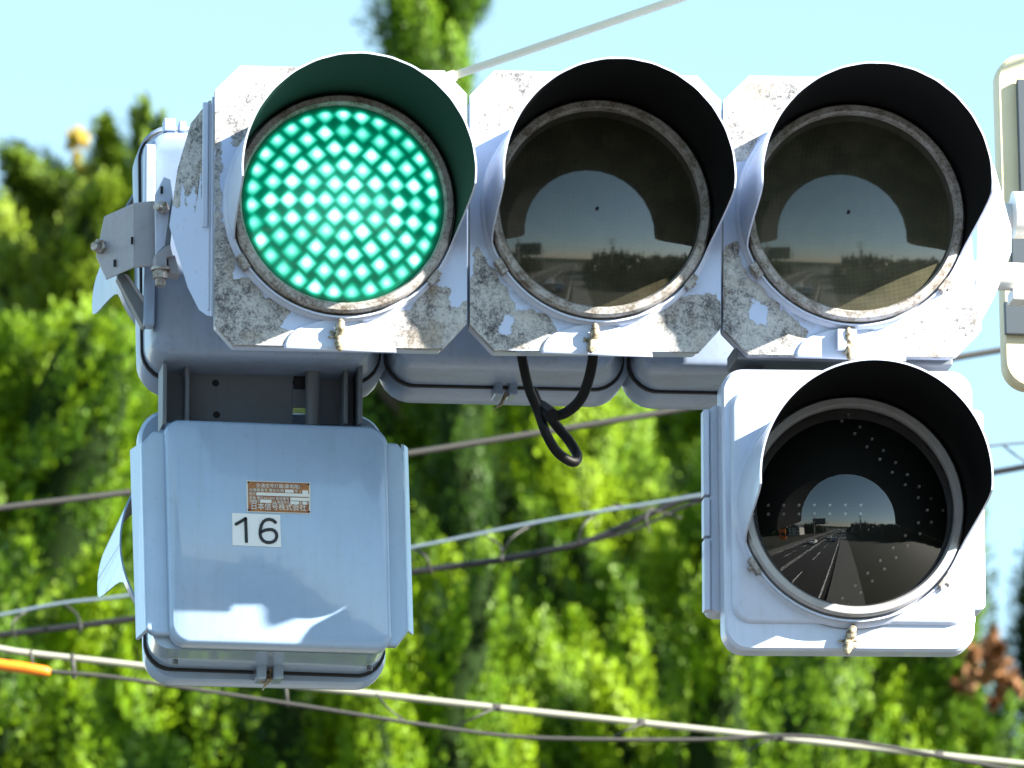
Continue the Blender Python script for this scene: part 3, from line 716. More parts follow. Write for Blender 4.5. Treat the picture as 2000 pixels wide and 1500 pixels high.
# ------------------------------------------------------------------ overhead wires
WY = 8.0
m = Mat('old_grey_cable', (.03, .03, .03), .6); m.base(m.mix(m.noise(3), (.022, .022, .025), (.06, .056, .05))); M['cg'] = m.m
m = Mat('black_cable', (.008, .008, .011), .45); M['cb'] = m.m
m = Mat('blue_grey_wire', (.16, .21, .26), .4, .2); M['cw'] = m.m
m = Mat('pale_cable', (.56, .56, .48), .5); m.base(m.mix(m.noise(2.5), (.40, .40, .33), (.24, .24, .19))); M['cp'] = m.m
m = Mat('orange_sleeve', (.85, .22, .01), .4); M['co'] = m.m
def wire(name, pts, wpx, mat, label, y=WY, cat='cable', ties=None, tie_w=3, extra=True, group=None):
    sc = D/(D+y)*PXM; r = wpx/2/sc
    w3 = [P(px_, py_, y) for px_, py_ in pts]
    w3 = smooth_path(w3, 6)
    if extra:
        d0 = (w3[0]-w3[1]).normalized(); d1 = (w3[-1]-w3[-2]).normalized()
        w3 = [w3[0]+d0*14+Vector((0, 0, 1.2)), w3[0]+d0*6+Vector((0, 0, .25))]+w3+[w3[-1]+d1*6+Vector((0, 0, .25)), w3[-1]+d1*14+Vector((0, 0, 1.2))]
    b = MB(); b.tube(w3, r, 8)
    o = tag(b.build(name, mat, None, smooth=True), label, cat, group)
    return o
grp = 'overhead cables behind the signals'
def clipx(o, name, pts, w, mat, y):
    b = MB(); sc = D/(D+y)*PXM; b.tube(smooth_path([P(a, c_, y+dy) for a, c_, dy in pts], 5), w/2/sc, 6); b.build(name, mat, o, smooth=True)
wire('overhead_cable', [(-60, 999), (0, 992), (250, 962), (520, 926), (790, 887), (1035, 848), (1280, 808), (1560, 758), (1850, 702), (1965, 682), (2060, 664)], 13, M['cg'], 'thick dark grey cable crossing behind, just under the black cable loop', 7.5, group=grp)
w2 = wire('overhead_wire', [(-60, 1208), (0, 1201), (120, 1178), (250, 1163), (520, 1118), (800, 1070), (1070, 1016), (1340, 972), (1600, 925), (1920, 872), (2060, 862)], 7, M['cw'], 'thin blue grey wire above the black bundle crossing behind the box', 8.2, 'wire', group=grp)
w3 = wire('overhead_cable', [(-60, 1250), (0, 1240), (250, 1210), (520, 1168), (800, 1118), (980, 1093), (1130, 1062), (1230, 1022), (1310, 985), (1345, 971), (1372, 974), (1600, 975), (1920, 926), (2060, 900)], 13, M['cb'], 'thick black cable crossing behind at mid height, rising to join a wire', 8.3, group=grp)
wire('overhead_wire', [(1130, 1064), (1250, 1030), (1372, 978), (1650, 930)], 6, M['cb'], 'thin dark brown wire splitting off the black cable left of the arrow signal', 8.4, 'wire', extra=False, group=grp)
for pts in ([(975, 1090, -.03), (1000, 1050, -.08), (1050, 1020, -.02), (1090, 1012, .03)], [(1128, 1062, -.03), (1140, 1025, -.08), (1180, 995, 0), (1210, 990, .03)], [(1270, 1040, -.04), (1262, 1010, -.06), (1275, 990, .03)], [(800, 1072, .02), (830, 1085, -.05), (843, 1120, -.02)], [(30, 1245, -.02), (25, 1215, -.05), (60, 1190, 0), (100, 1182, .02)], [(155, 1235, -.02), (158, 1225, -.04), (150, 1200, 0), (125, 1180, .02)], [(1330, 1012, 0), (1290, 1000, 0), (1200, 985, 0)], [(930, 1035, .02), (975, 1065, 0), (980, 1095, -.02)], [(1960, 870, 0), (1985, 890, -.03), (2010, 905, 0)]):
    clipx(w3, 'hanger_loop', pts, 4.5, M['cg'], 8.25)
w4 = wire('overhead_cable', [(-60, 1258), (0, 1267), (60, 1276), (280, 1301), (520, 1333), (745, 1357), (960, 1381), (1320, 1419), (1650, 1455), (2000, 1492), (2060, 1498)], 13, M['cp'], 'pale cream cable running low across the picture below the box', 6.5, group=grp)
w5 = wire('overhead_cable', [(-60, 1286), (0, 1297), (95, 1311), (200, 1320), (300, 1334), (600, 1380), (830, 1416), (1000, 1438), (1175, 1444), (1395, 1444), (1500, 1437), (1600, 1440), (1720, 1456), (1810, 1472), (2060, 1520)], 8, M['cg'], 'thin grey wire sagging under the pale cream cable near the bottom', 6.4, group=grp)
b = MB(); sc5 = D/(D+6.4)*PXM; b.tube([P(-60, 1287, 6.4), P(0, 1298, 6.4), P(50, 1305, 6.4), P(90, 1311, 6.4), P(98, 1312, 6.4)], [11/sc5, 11/sc5, 11/sc5, 10/sc5, 6/sc5], 10); b.build('sleeve', M['co'], w5, smooth=True)
for x, yt, yb in ((62, 1272, 1300), (143, 1278, 1325), (560, 1335, 1380)):
    clipx(w4, 'cable_clamp', [(x-2, yt, -.03), (x, (yt+yb)/2, -.04), (x+2, yb, -.03)], 9 if x == 143 else 6, M['cg'], 6.45)
for x, y0 in ((968, 1382), (1250, 1411), (1520, 1440), (1832, 1474)):
    clipx(w4, 'cable_clamp', [(x-6, y0-1, -.0), (x+10, y0+1, -.0)], 16, M['cg'], 6.45)
for pts in ([(735, 1355, 0), (760, 1385, -.03), (790, 1408, 0)], [(880, 1424, 0), (930, 1400, -.03), (965, 1384, 0)], [(1190, 1444, 0), (1225, 1425, -.03), (1260, 1412, 0)], [(1460, 1468, 0), (1490, 1450, -.02), (1520, 1440, 0)]):
    clipx(w5, 'lashing', pts, 4, M['cg'], 6.42)

# ------------------------------------------------------------------ trees
def mat_leaf(name, lo, mi, hi):
    m = Mat(name, mi, .55, spec=.25)
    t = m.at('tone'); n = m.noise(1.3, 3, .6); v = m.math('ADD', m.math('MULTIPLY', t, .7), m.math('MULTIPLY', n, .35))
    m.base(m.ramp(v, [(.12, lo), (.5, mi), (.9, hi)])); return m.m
M['leafA'] = mat_leaf('cypress_foliage', (.008, .034, .001), (.062, .142, .001), (.18, .29, .001))
M['leafB'] = mat_leaf('shade_darkened_cypress_foliage', (.004, .013, .002), (.009, .026, .003), (.024, .055, .005))  # cypress foliage darkened in colour to stand for trees and gaps in shade
M['leafC'] = mat_leaf('round_juniper_foliage', (.026, .060, .003), (.085, .150, .004), (.16, .23, .006))
M['core'] = Mat('shade_dark_inner_foliage', (.012, .026, .005), .9, spec=.1).m  # inside of the foliage, its colour darkened as shade between the sprays
m = Mat('bark', (.10, .07, .05), .9); m.bump(m.noise(20, 5), .6, .02); M['bark'] = m.m
m = Mat('dead_foliage', (.24, .11, .04), .7); M['dead'] = m.m

def rot_to(axes):
    """orthonormal frames (n,3,3) whose third column is the axis"""
    a = axes/np.linalg.norm(axes, axis=1, keepdims=True)
    ref = np.where(np.abs(a[:, 2:3]) > .9, np.array([[1., 0, 0]]), np.array([[0, 0, 1.]]))
    x = np.cross(ref, a); x /= np.linalg.norm(x, axis=1, keepdims=True); y = np.cross(a, x)
    return np.stack([x, y, a], axis=2)
def sprays(g, base, axis, length, width, tone, nleaf, lsize, core=True, nrm=None):
    """flame-shaped sprays: leaf quads over a teardrop, plus an opaque dark heart"""
    n = len(base); Fm = rot_to(axis)
    t = g.beta(1.15, 1.25, (n, nleaf)); ph = g.uniform(0, 2*np.pi, (n, nleaf))
    prof = np.power(t, .55)*np.power(1-t, .75)*1.75
    lump = 1+.28*np.sin(ph*3+t*9+g.uniform(0, 6, (n, 1)))
    rr = prof*lump*g.uniform(.72, 1.12, (n, nleaf))*width[:, None]
    loc = np.stack([rr*np.cos(ph), rr*np.sin(ph), t*length[:, None]], axis=-1)
    pos = base[:, None, :]+np.einsum('nij,nkj->nki', Fm, loc)
    outw = np.einsum('nij,nkj->nki', Fm, np.stack([np.cos(ph), np.sin(ph), np.zeros_like(ph)], -1))
    d = axis[:, None, :]/np.linalg.norm(axis, axis=1)[:, None, None]*1.0+outw*.35+g.normal(0, .20, (n, nleaf, 3)); d /= np.linalg.norm(d, axis=-1, keepdims=True)
    nn = (outw*.28+nrm[:, None, :]*1.1+g.normal(0, .13, (n, nleaf, 3))) if nrm is not None else outw+g.normal(0, .3, (n, nleaf, 3)); s = np.cross(d, nn); s /= np.linalg.norm(s, axis=-1, keepdims=True)+1e-9
    L = lsize*g.uniform(.6, 1.4, (n, nleaf, 1)); Wd = L*g.uniform(.22, .4, (n, nleaf, 1))
    V = np.stack([pos-d*L*.3, pos+s*Wd+d*L*.1, pos+d*L*.8, pos-s*Wd+d*L*.1], axis=2).reshape(-1, 3)
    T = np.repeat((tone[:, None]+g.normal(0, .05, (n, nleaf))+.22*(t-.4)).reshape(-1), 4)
    if not core: return V, T, None, None
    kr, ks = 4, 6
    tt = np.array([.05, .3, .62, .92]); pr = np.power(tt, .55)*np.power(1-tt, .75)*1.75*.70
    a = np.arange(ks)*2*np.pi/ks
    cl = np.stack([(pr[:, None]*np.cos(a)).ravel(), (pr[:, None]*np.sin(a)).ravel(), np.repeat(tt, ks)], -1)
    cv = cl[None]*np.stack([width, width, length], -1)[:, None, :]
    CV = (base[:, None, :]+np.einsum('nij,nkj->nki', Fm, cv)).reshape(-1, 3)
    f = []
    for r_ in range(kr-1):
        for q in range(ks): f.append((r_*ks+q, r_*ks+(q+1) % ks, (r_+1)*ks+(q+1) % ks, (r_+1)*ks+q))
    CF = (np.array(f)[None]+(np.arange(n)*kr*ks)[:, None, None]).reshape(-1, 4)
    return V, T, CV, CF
def quick_mesh(name, V, F, matidx, mats, tone, parent):
    me = bpy.data.meshes.new(name); me.vertices.add(len(V)); me.vertices.foreach_set('co', V.astype(np.float32).ravel())
    nf = len(F); me.loops.add(nf*4); me.loops.foreach_set('vertex_index', F.astype(np.int32).ravel())
    me.polygons.add(nf); me.polygons.foreach_set('loop_start', np.arange(nf, dtype=np.int32)*4)
    for mm in mats: me.materials.append(mm)
    me.polygons.foreach_set('material_index', matidx.astype(np.int32)); me.update(calc_edges=True); me.validate()
    o = bpy.data.objects.new(name, me); COL.objects.link(o); attr(o, 'tone', tone)
    if parent is not None: parent_to(o, parent)
    return o

def tree(name, tx, ty, y, rad_at, label, mat, seed, flame=1.0, dens=1.0, lean=0., group='conifers behind the signals', size=1., tone0=.5, round_=False):
    """tx,ty: crown tip in the photo; rad_at: list of (metres below the tip, crown radius)"""
    g = np.random.default_rng(seed); tip = np.array(P(tx, ty, y)); H = tip[2]
    e = empty(name, (tip[0], y, 0), label, 'tree', group)
    b = MB(); b.tube([(tip[0]-lean, y, -.1), (tip[0]-lean*.5, y+.05, H*.5), (tip[0], y, H-1.6)], [.22, .12, .02], 10)
    for k in range(10):
        a = g.uniform(0, 6.28); h0 = H-g.uniform(2.5, H*.7); b.tube([(tip[0], y, h0), (tip[0]+.5*math.cos(a), y+.5*math.sin(a), h0+.5)], [.05, .02], 6)
    b.build('trunk', M['bark'], e, smooth=True)
    hs_ = np.array([q[0] for q in rad_at]); rs_ = np.array([q[1] for q in rad_at])
    vis_lo = P(tx, 1560, y).z-2.3; vis_hi = P(tx, -60, y).z
    parts = []
    def plumes(h_lo, h_hi, per, pl, pw, nsp, nleaf, ls, ss):
        """big flame-shaped plumes, each clothed in small sprays; h = metres below the tip"""
        if h_hi <= h_lo: return
        hh = np.linspace(h_lo, h_hi, 60); rr_ = np.interp(hh, hs_, rs_)
        area = float(np.sum(2*np.pi*rr_)*(hh[1]-hh[0])); n = int(area*per*dens)+5
        wts = rr_+.06; h = g.choice(hh, n, p=wts/wts.sum())+g.uniform(-.04, .04, n)
        az = g.uniform(0, 2*np.pi, n); R0 = np.interp(h, hs_, rs_)*g.choice([1., .8, .5, 1.16], n, p=[.5, .2, .15, .15])
        W = g.uniform(.65, 1.25, n)*pw*np.clip(R0/.35, .45, 1.15); L = g.uniform(.6, 1.25, n)*pl*np.clip(R0/.3, .5, 1.1)
        oo = np.stack([np.cos(az), np.sin(az), np.zeros(n)], -1)
        ax = np.array([0, 0, 1.])*flame+oo*g.uniform(.05, .45, n)[:, None]+g.normal(0, .09, (n, 3)); ax /= np.linalg.norm(ax, axis=1, keepdims=True)
        rad = np.maximum(R0-W*.8, 0)
        base = np.stack([tip[0]-lean*h/H+rad*np.cos(az), y+rad*np.sin(az), H-h], -1)-ax*L[:, None]*.35
        over = (base+ax*L[:, None])[:, 2]-H; base[:, 2] -= np.maximum(over, 0)
        tone = np.clip(tone0+g.normal(0, .24, n), 0, 1); Fm = rot_to(ax)
        front = (base[:, 1] < y+.25*rr_.max())
        for msk, k_, nl, l_ in ((front, nsp, nleaf, ls), (~front, max(8, nsp//4), max(12, nleaf//2), ls*1.7)):
            m_ = int(msk.sum())
            if not m_: continue
            t = g.beta(1.1, 1.15, (m_, k_)); ph = g.uniform(0, 2*np.pi, (m_, k_)); pr = np.power(t, .45)*np.power(1-t, .62)*1.55
            pr = pr*(1+.24*np.sin(ph*3+t*8+g.uniform(0, 6, (m_, 1)))+.16*np.sin(ph*5-t*15+g.uniform(0, 6, (m_, 1))))
            loc = np.stack([pr*np.cos(ph)*W[msk][:, None], pr*np.sin(ph)*W[msk][:, None], t*L[msk][:, None]], -1)
            pos = base[msk][:, None]+np.einsum('nij,nkj->nki', Fm[msk], loc)
            rd = np.einsum('nij,nkj->nki', Fm[msk], np.stack([np.cos(ph), np.sin(ph), 0*ph], -1))
            a2 = ax[msk][:, None]*.9+rd*g.uniform(.0, .45, (m_, k_, 1))+g.normal(0, .13, (m_, k_, 3))
            sl = (g.uniform(.6, 1.3, (m_, k_))*ss).ravel()
            A2 = a2.reshape(-1, 3); A2 = A2/np.linalg.norm(A2, axis=1, keepdims=True)
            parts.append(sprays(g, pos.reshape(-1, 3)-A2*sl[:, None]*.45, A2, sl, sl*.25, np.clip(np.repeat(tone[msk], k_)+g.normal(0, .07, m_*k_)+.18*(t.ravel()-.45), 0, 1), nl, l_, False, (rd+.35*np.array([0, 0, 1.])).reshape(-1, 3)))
            # solid heart of each plume, coloured dark for the shade in the gaps
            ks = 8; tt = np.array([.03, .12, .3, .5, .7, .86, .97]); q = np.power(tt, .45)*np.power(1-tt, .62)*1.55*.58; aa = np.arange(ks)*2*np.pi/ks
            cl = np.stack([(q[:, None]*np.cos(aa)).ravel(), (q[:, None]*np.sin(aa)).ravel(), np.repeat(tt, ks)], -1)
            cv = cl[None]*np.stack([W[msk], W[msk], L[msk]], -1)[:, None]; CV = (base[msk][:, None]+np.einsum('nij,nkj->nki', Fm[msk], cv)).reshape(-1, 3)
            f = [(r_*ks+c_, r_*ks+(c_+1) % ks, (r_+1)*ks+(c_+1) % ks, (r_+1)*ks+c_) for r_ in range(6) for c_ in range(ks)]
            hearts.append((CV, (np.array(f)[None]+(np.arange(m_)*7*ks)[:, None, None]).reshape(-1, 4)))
    hearts = []
    a = max(0, H-vis_hi-.1); bb = min(H-vis_lo, hs_[-1])
    plumes(a, bb, 1.75, 1.45*size, .28*size, 260, 36, .024, .20*size)
    plumes(bb, hs_[-1], .8, 1.9, .42, 30, 20, .10, .5)
    if a > .1: plumes(0, a, 2., 1.1, .22, 40, 20, .06, .25)
    # the leading shoot
    n = 6; base = np.tile(tip, (n, 1))+g.normal(0, .04, (n, 3))-np.array([0, 0, .35]); ax = np.tile([[0., 0, 1]], (n, 1))+g.normal(0, .1, (n, 3))
    if not round_: parts.append(sprays(g, base, ax, g.uniform(.3, .45, n)*size, np.full(n, .055*size), np.full(n, tone0), 140, .045))
    V = []; F = []; MI = []; T = []; o = 0
    for cv, cf in hearts:
        V.append(cv); F.append(cf+o); MI.append(np.ones(len(cf))); T.append(np.zeros(len(cv))); o += len(cv)
    for v, t, cv, cf in parts:
        q = np.arange(len(v)).reshape(-1, 4)+o; V.append(v); F.append(q); MI.append(np.zeros(len(q))); T.append(t); o += len(v)
        if cv is not None: V.append(cv); F.append(cf+o); MI.append(np.ones(len(cf))); T.append(np.zeros(len(cv))); o += len(cv)
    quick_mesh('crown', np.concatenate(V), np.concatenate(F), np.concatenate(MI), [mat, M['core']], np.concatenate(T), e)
    return e
def fullr(*q):
    q = list(q); last = q[-1]; return [(0, .03)]+q+[(9.5, last[1]*1.25), (13, last[1]*1.1)]
LF = M['leafA']
tree('conifer', 872, -190, 29, fullr((.3, .22), (.75, .32), (1.5, .30), (2.3, .5), (3.3, .7)), 'tallest conifer, its tip rising above the green lamp', M['leafA'], 1, tone0=.38, flame=2.0)
tree('conifer', 1195, 560, 27, fullr((.5, .35), (1.2, .62), (2.2, .72)), 'broad bright conifer behind the gap between the two arrow signals', LF, 2, tone0=.6)
tree('conifer', 1370, 640, 28.5, fullr((.5, .3), (1.2, .5), (2.4, .75)), 'conifer directly left of the white arrow signal', LF, 3, tone0=.55)
tree('conifer', 770, 1085, 21, fullr((.15, .16), (.5, .33), (1.0, .48)), 'nearest bright conifer with smooth rounded edge below the box numbered 16', LF, 4, tone0=.68, dens=1.5, size=.8)
tree('conifer', 560, 1150, 23, fullr((.4, .3), (.9, .55)), 'conifer straight below the box numbered 16', LF, 5, tone0=.55)
tree('conifer', 395, 1180, 22.5, fullr((.3, .2), (.9, .42)), 'slim conifer below the left corner of the box numbered 16', LF, 15, tone0=.5)
tree('conifer', 150, 610, 26, fullr((.35, .18), (.8, .32), (1.7, .45)), 'pointed conifer left of the box numbered 16', LF, 6, tone0=.6)
tree('conifer', 5, 640, 25, fullr((.4, .28), (1.0, .55)), 'conifer at the left edge with its tip under a small patch of sky', LF, 7, tone0=.55)
tree('conifer', 40, 1110, 22, fullr((.4, .22), (1.0, .50)), 'low conifer in the bottom left corner', LF, 8, tone0=.6)
tree('conifer', 215, 1290, 21, fullr((.4, .18), (1.0, .4)), 'small conifer spire behind the pale cable at lower left', LF, 9, tone0=.6)
tree('juniper', 30, 345, 33, [(0, .06), (.18, .30), (.5, .46), (.72, .32), (1.1, .42), (3, .6), (9, .8)], 'rounded juniper crown at the upper left edge', M['leafC'], 10, round_=True, size=.85, tone0=.55, flame=.35, dens=1.6)
tree('juniper', 118, 395, 31, [(0, .06), (.15, .24), (.5, .36), (.9, .40), (3, .6), (9, .8)], 'rounded juniper crown between the other two at upper left', M['leafC'], 31, round_=True, size=.75, tone0=.62, flame=.35, dens=1.6)
tree('juniper', 190, 330, 32, [(0, .06), (.15, .28), (.5, .42), (.75, .34), (1.2, .42), (3, .6), (9, .8)], 'rounded juniper crown beside the angled bracket', M['leafC'], 11, round_=True, size=.85, tone0=.55, flame=.35, dens=1.6)
tree('conifer', 281, 232, 36, fullr((.25, .03), (.9, .12), (1.6, .4)), 'distant thin conifer spire showing above the rear signal', M['leafC'], 12)
tree('conifer', 1600, 860, 26, fullr((.5, .35), (1.0, .60), (1.8, .78)), 'conifer directly behind and below the white arrow signal', LF, 13, tone0=.5)
tree('conifer', 1845, 965, 25.5, fullr((.3, .12), (.8, .20), (1.3, .32), (2.0, .5)), 'conifer right of the white arrow signal', LF, 14, tone0=.55)
tree('conifer', 2030, 1085, 31, fullr((.2, .16), (.6, .22), (1.2, .27)), 'shade-darkened conifer at the lower right edge', M['leafB'], 16, tone0=.3)
tree('conifer', 1430, 1180, 23.5, fullr((.35, .22), (.9, .5)), 'low conifer below the left side of the white arrow signal', LF, 17, tone0=.55)
tree('conifer', 1120, 1240, 24, fullr((.35, .22), (.9, .5)), 'low conifer behind the pale cable in the bottom middle', LF, 18, tone0=.5)
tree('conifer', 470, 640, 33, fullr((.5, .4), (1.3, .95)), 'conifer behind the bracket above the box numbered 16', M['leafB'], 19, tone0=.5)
tree('conifer', 930, 610, 35, fullr((.5, .5), (1.5, 1.3)), 'shade-darkened conifer filling the gaps behind the broad bright one', M['leafB'], 20, tone0=.4, dens=1.5)
tree('conifer', 1560, 900, 35, fullr((.5, .5), (1.5, .9)), 'shade-darkened conifer filling the gaps below the white arrow signal', M['leafB'], 21, tone0=.4)
tree('conifer', 60, 760, 36, fullr((.5, .5), (1.5, 1.1)), 'shade-darkened conifer filling the gaps at the left edge', M['leafB'], 22, tone0=.4)
# yellow shoot above the junipers and a dead brown spray at the right
def tuft(name, px_, py_, y, label, mat, n, sl, cat, seed):
    g = np.random.default_rng(seed); c = np.array(P(px_, py_, y)); base = np.tile(c, (n, 1))+g.normal(0, sl*(.25 if n < 20 else 1.1), (n, 3)); ax = g.normal(0, .6, (n, 3))+np.array([0, 0, .8])
    v, t, cv, cf = sprays(g, base, ax, np.full(n, sl), np.full(n, sl*.25), np.full(n, .7), 70, .045)
    V = np.concatenate([v, cv]); F = np.concatenate([np.arange(len(v)).reshape(-1, 4), cf+len(v)])
    return quick_mesh(name, V, F, np.zeros(len(F)), [mat], np.concatenate([t, np.zeros(len(cv))]), None)
m = Mat('autumn_leaf', (.42, .30, .03), .6); M['autumn'] = m.m
sh = empty('leafy_shoot', P(148, 340, 32), 'thin shoot with a yellow tuft standing above the junipers', 'shoot')
o = tuft('leaf_tuft', 143, 285, 32, '', M['autumn'], 5, .07, '', 3); parent_to(o, sh)
o = tuft('leaf_tuft', 152, 335, 32, '', M['autumn'], 3, .06, '', 4); parent_to(o, sh)
b = MB(); b.tube([P(160, 460, 32), P(152, 340, 32), P(144, 285, 32)], [.012, .008, .004], 6); b.build('stem', M['bark'], sh)
o = tuft('dead_spray', 1938, 1315, 25, '', M['dead'], 26, .07, '', 5); tag(o, 'brown dead spray of foliage at the lower right edge', 'dead branch')

# ------------------------------------------------------------------ ground and the street behind the camera (seen mirrored in the lenses)
def sheet(name, x0, y0, x1, y1, z, mat, kind='structure'):
    o = obj(name, [(x0, y0, z), (x1, y0, z), (x1, y1, z), (x0, y1, z)], [(0, 1, 2, 3)], mat); o['kind'] = kind; return o
m = Mat('ground_earth', (.16, .14, .10), .9); m.base(m.mix(m.noise(.15, 6), (.022, .026, .014), (.045, .042, .03))); M['earth'] = m.m
m = Mat('asphalt', (.05, .05, .05), .85); m.base(m.mix(m.noise(.8, 6), (.028, .028, .028), (.045, .044, .042))); M['asph'] = m.m
m = Mat('road_white', (.7, .7, .68), .7); M['rw'] = m.m
m = Mat('pavement', (.3, .29, .27), .85); m.base(m.mix(m.noise(2, 5), (.12, .12, .115), (.18, .175, .165))); M['pave'] = m.m
sheet('ground', -900, -900, 900, 900, 0, M['earth'])
sheet('road', -13.5, -400, -.5, 14, .004, M['asph'])
b = MB()
for x in (-15.0, 1.0): b.box((x, -193, .06), (2.8, 414, .13))
pv = b.build('pavement', M['pave'], None); pv['kind'] = 'structure'
b = MB()
for x in (-13.0, -1.0): b.box((x, -193, .010), (.15, 410, .004))
for k in range(40):
    b.box((-9.9, -6-k*9, .010), (.15, 5, .004)); b.box((-4.1, -6-k*9, .010), (.15, 5, .004))
for x in (-7.2, -6.8): b.box((x, -193, .010), (.13, 380, .004))
rm = b.build('road_markings', M['rw'], None); rm['kind'] = 'structure'
m = Mat('plaster', (.5, .48, .44), .8); M['plaster'] = m.m
m = Mat('roof_tile', (.10, .10, .11), .6); M['roof'] = m.m
m = Mat('window_glass', (.03, .04, .05), .1); M['wglass'] = m.m
def house(x, y, w_, d_, h_, label):
    e = empty('house', (x, y, 0), label, 'house', 'houses behind the camera')
    b = MB(); b.box((x, y, h_/2), (w_, d_, h_)); wa = b.build('wall', M['plaster'], e)
    b = MB(); b.loft([[Vector((x-w_/2-.4, y+s, h_)), Vector((x+w_/2+.4, y+s, h_)), Vector((x, y+s, h_+w_*.28))] for s in (-d_/2-.4, d_/2+.4)]); b.build('roof', M['roof'], e)
    for fx in (-.25, .25):
        for fz in (.3, .75):
            b = MB(); b.box((x+fx*w_, y+d_/2+.02, h_*fz), (1.4, .06, 1.2)); b.build('window', M['wglass'], wa)
house(-33, -60, 9, 8, 5.5, 'grey roofed house left of the road behind the camera')
house(27, -66, 9, 9, 5.5, 'plastered house right of the road behind the camera')
house(22, -70, 10, 9, 6, 'far plastered house right of the road behind the camera')
def upole(x, y, h_, label):
    e = empty('utility_pole', (x, y, 0), label, 'utility pole', 'utility poles behind the camera')
    b = MB(); b.tube([(x, y, 0), (x, y, h_)], [.19, .12], 12); b.build('shaft', M['conc'], e, smooth=True)
    for z, l in ((h_-.5, 2.4), (h_-1.5, 2.0), (h_-3.6, 1.6)):
        b = MB(); b.box((x, y+.15, z), (l, .1, .1)); ca = b.build('crossarm', M['dimgrey'], e)
        b = MB()
        for q in (-.45, -.2, .2, .45): b.tube([(x+q*l, y+.15, z+.05), (x+q*l, y+.15, z+.28)], .05, 8)
        b.build('insulator', M['plaster'], ca)
    b = MB(); b.tube([(x+.45, y, h_-3.2), (x+.45, y, h_-2.2)], .28, 12); b.build('transformer', M['dimgrey'], e)
upole(-16.5, -52, 13.4, 'near utility pole with crossarms and transformer by the billboard')
upole(-17.5, -100, 13, 'far utility pole beyond the billboard')
upole(9.6, -48, 12, 'utility pole right of the road')
e = empty('billboard', (-15.5, -58, 0), 'dark blank billboard on posts by the utility pole', 'billboard')
b = MB(); b.box((-15.0, -58, 9.2), (8.6, .35, 4.0)); b.build('board_face', M['slate'], e)
b = MB()
for x in (-18, -12.4): b.tube([(x, -58.2, 0), (x, -58.2, 8)], .16, 10)
b.build('post', M['dimgrey'], e)
m = Mat('orange_board', (.75, .16, .01), .5); M['ob'] = m.m
for i, (z, lb_) in enumerate(((4.6, 'upper orange hoarding left of the road'), (2.4, 'lower orange hoarding left of the road'))):
    b = MB(); b.box((-17.0, -22, z), (2.6, .12, 1.2)); 
    for q in (-1, 1): b.box((-17+q, -22.12, z/2), (.08, .08, z))
    tag(b.build('hoarding', M['ob'], None), lb_, 'hoarding')
def car(x, y, col, label):
    e = empty('parked_car', (x, y, 0), label, 'car', 'cars behind the camera'); mt = Mat('car_paint', col, .3, coat=1.).m
    b = MB(); prof = [(-2.1, .35), (-2.1, .75), (-1.2, .9), (-.7, 1.38), (.9, 1.42), (1.6, .95), (2.1, .85), (2.1, .35)]
    b.loft([[Vector((x+s, y+q[0], q[1])) for q in prof] for s in (-.82, .82)]); b.build('body', mt, e, bevel=.05)
    b = MB(); b.box((x, y-.98, 1.12), (1.4, .02, .42), Matrix.Rotation(R(-42), 3, 'X')); b.box((x, y+1.28, 1.16), (1.4, .02, .5), Matrix.Rotation(R(52), 3, 'X')); b.build('windscreen', M['wglass'], e)
    for sx in (-.8, .8):
        for sy in (-1.3, 1.35):
            b = MB(); b.tube([(x+sx-.1, y+sy, .32), (x+sx+.1, y+sy, .32)], .32, 16); b.build('wheel', M['rubber'], e)
        b = MB(); b.box((x+sx*.75, y+2.1, .7), (.3, .06, .14)); b.build('headlight', M['silver'], e)
car(-8.6, -27, (.8, .8, .8), 'white car on the road behind the camera')
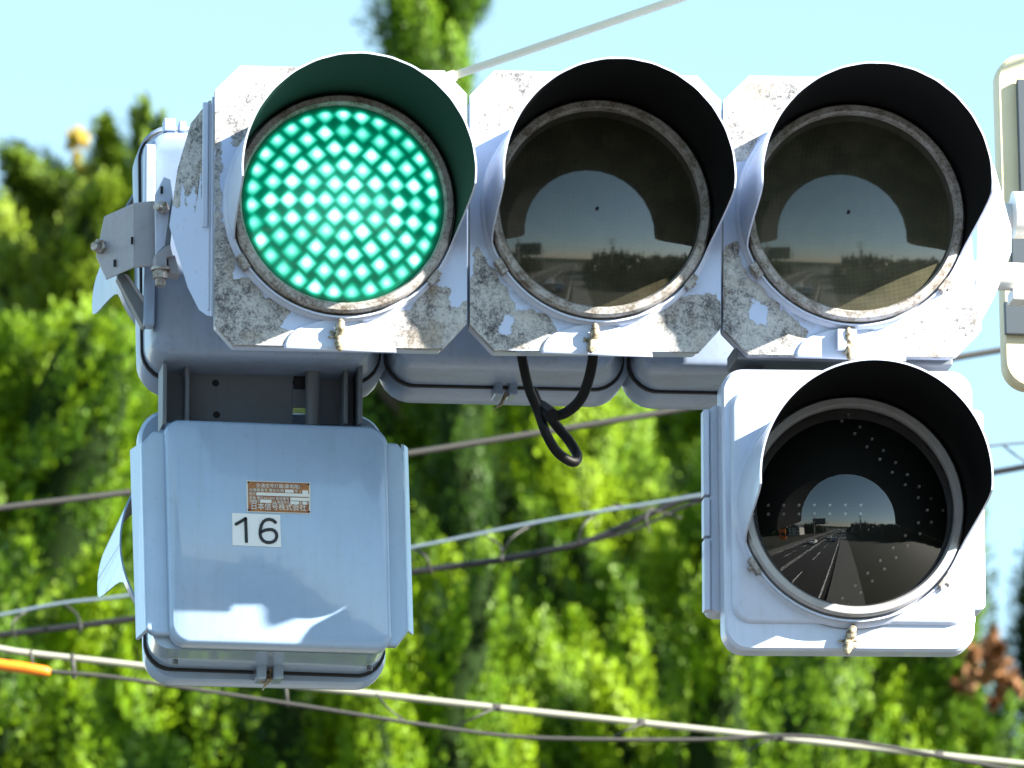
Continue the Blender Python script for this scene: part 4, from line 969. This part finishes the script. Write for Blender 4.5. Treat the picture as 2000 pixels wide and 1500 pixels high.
car(-5.4, -40, (.75, .76, .8), 'silver car farther down the road behind the camera')
car(-2.7, -33, (.10, .14, .25), 'dark blue car on the road behind the camera')
# far belt of trees that makes the mirrored skyline
g = np.random.default_rng(44); n = 1500
th = g.uniform(R(180), R(360), n); rad = g.uniform(75, 105, n); hx = 6.0+2.2*np.sin(th*5)+1.6*np.sin(th*13+1); hx = np.clip(hx+np.where(np.cos(th) > .1, 3., 0), 2, 10)
near_road = np.abs(rad*np.cos(th)+7) < 11
keep = ~near_road; th, rad, hx = th[keep], rad[keep], hx[keep]
ex_ = g.uniform(7.5, 34, 260); ey_ = -g.uniform(38, 66, 260); th = np.append(th, np.arctan2(ey_, ex_)); rad = np.append(rad, np.hypot(ex_, ey_)); hx = np.append(hx, g.uniform(4, 7, 260)+2*np.sin(ex_*.5)); n = len(th)
base = np.stack([rad*np.cos(th), rad*np.sin(th), g.uniform(-1, .5, n)*1.], -1)
v, t, cv, cf = sprays(g, base, np.tile([[0, 0, 1.]], (n, 1))+g.normal(0, .05, (n, 3)), hx*g.uniform(.8, 1.25, n), g.uniform(1.5, 2.8, n), g.uniform(.2, .7, n), 40, .9)
o = quick_mesh('treeline', np.concatenate([v, cv]), np.concatenate([np.arange(len(v)).reshape(-1, 4), cf+len(v)]), np.concatenate([np.zeros(len(v)//4), np.ones(len(cf))]), [M['leafB'], M['core']], np.concatenate([t, np.zeros(len(cv))]), None)
tag(o, 'distant belt of dark trees along the horizon behind the camera', 'treeline', kind='stuff')
th = np.linspace(R(175), R(365), 90); V = []; F = []
for i, a in enumerate(th):
    h_ = 8+5*math.sin(a*3.1)+3*math.sin(a*7.7); V += [(420*math.cos(a), 420*math.sin(a), -2), (470*math.cos(a), 470*math.sin(a), max(h_, 2)), (640*math.cos(a), 640*math.sin(a), -2)]
for i in range(len(th)-1): F += [(i*3, i*3+3, i*3+4, i*3+1), (i*3+1, i*3+4, i*3+5, i*3+2)]
o = obj('hills', V, F, M['leafB']); attr(o, 'tone', np.full(len(V), .5)); o['kind'] = 'structure'
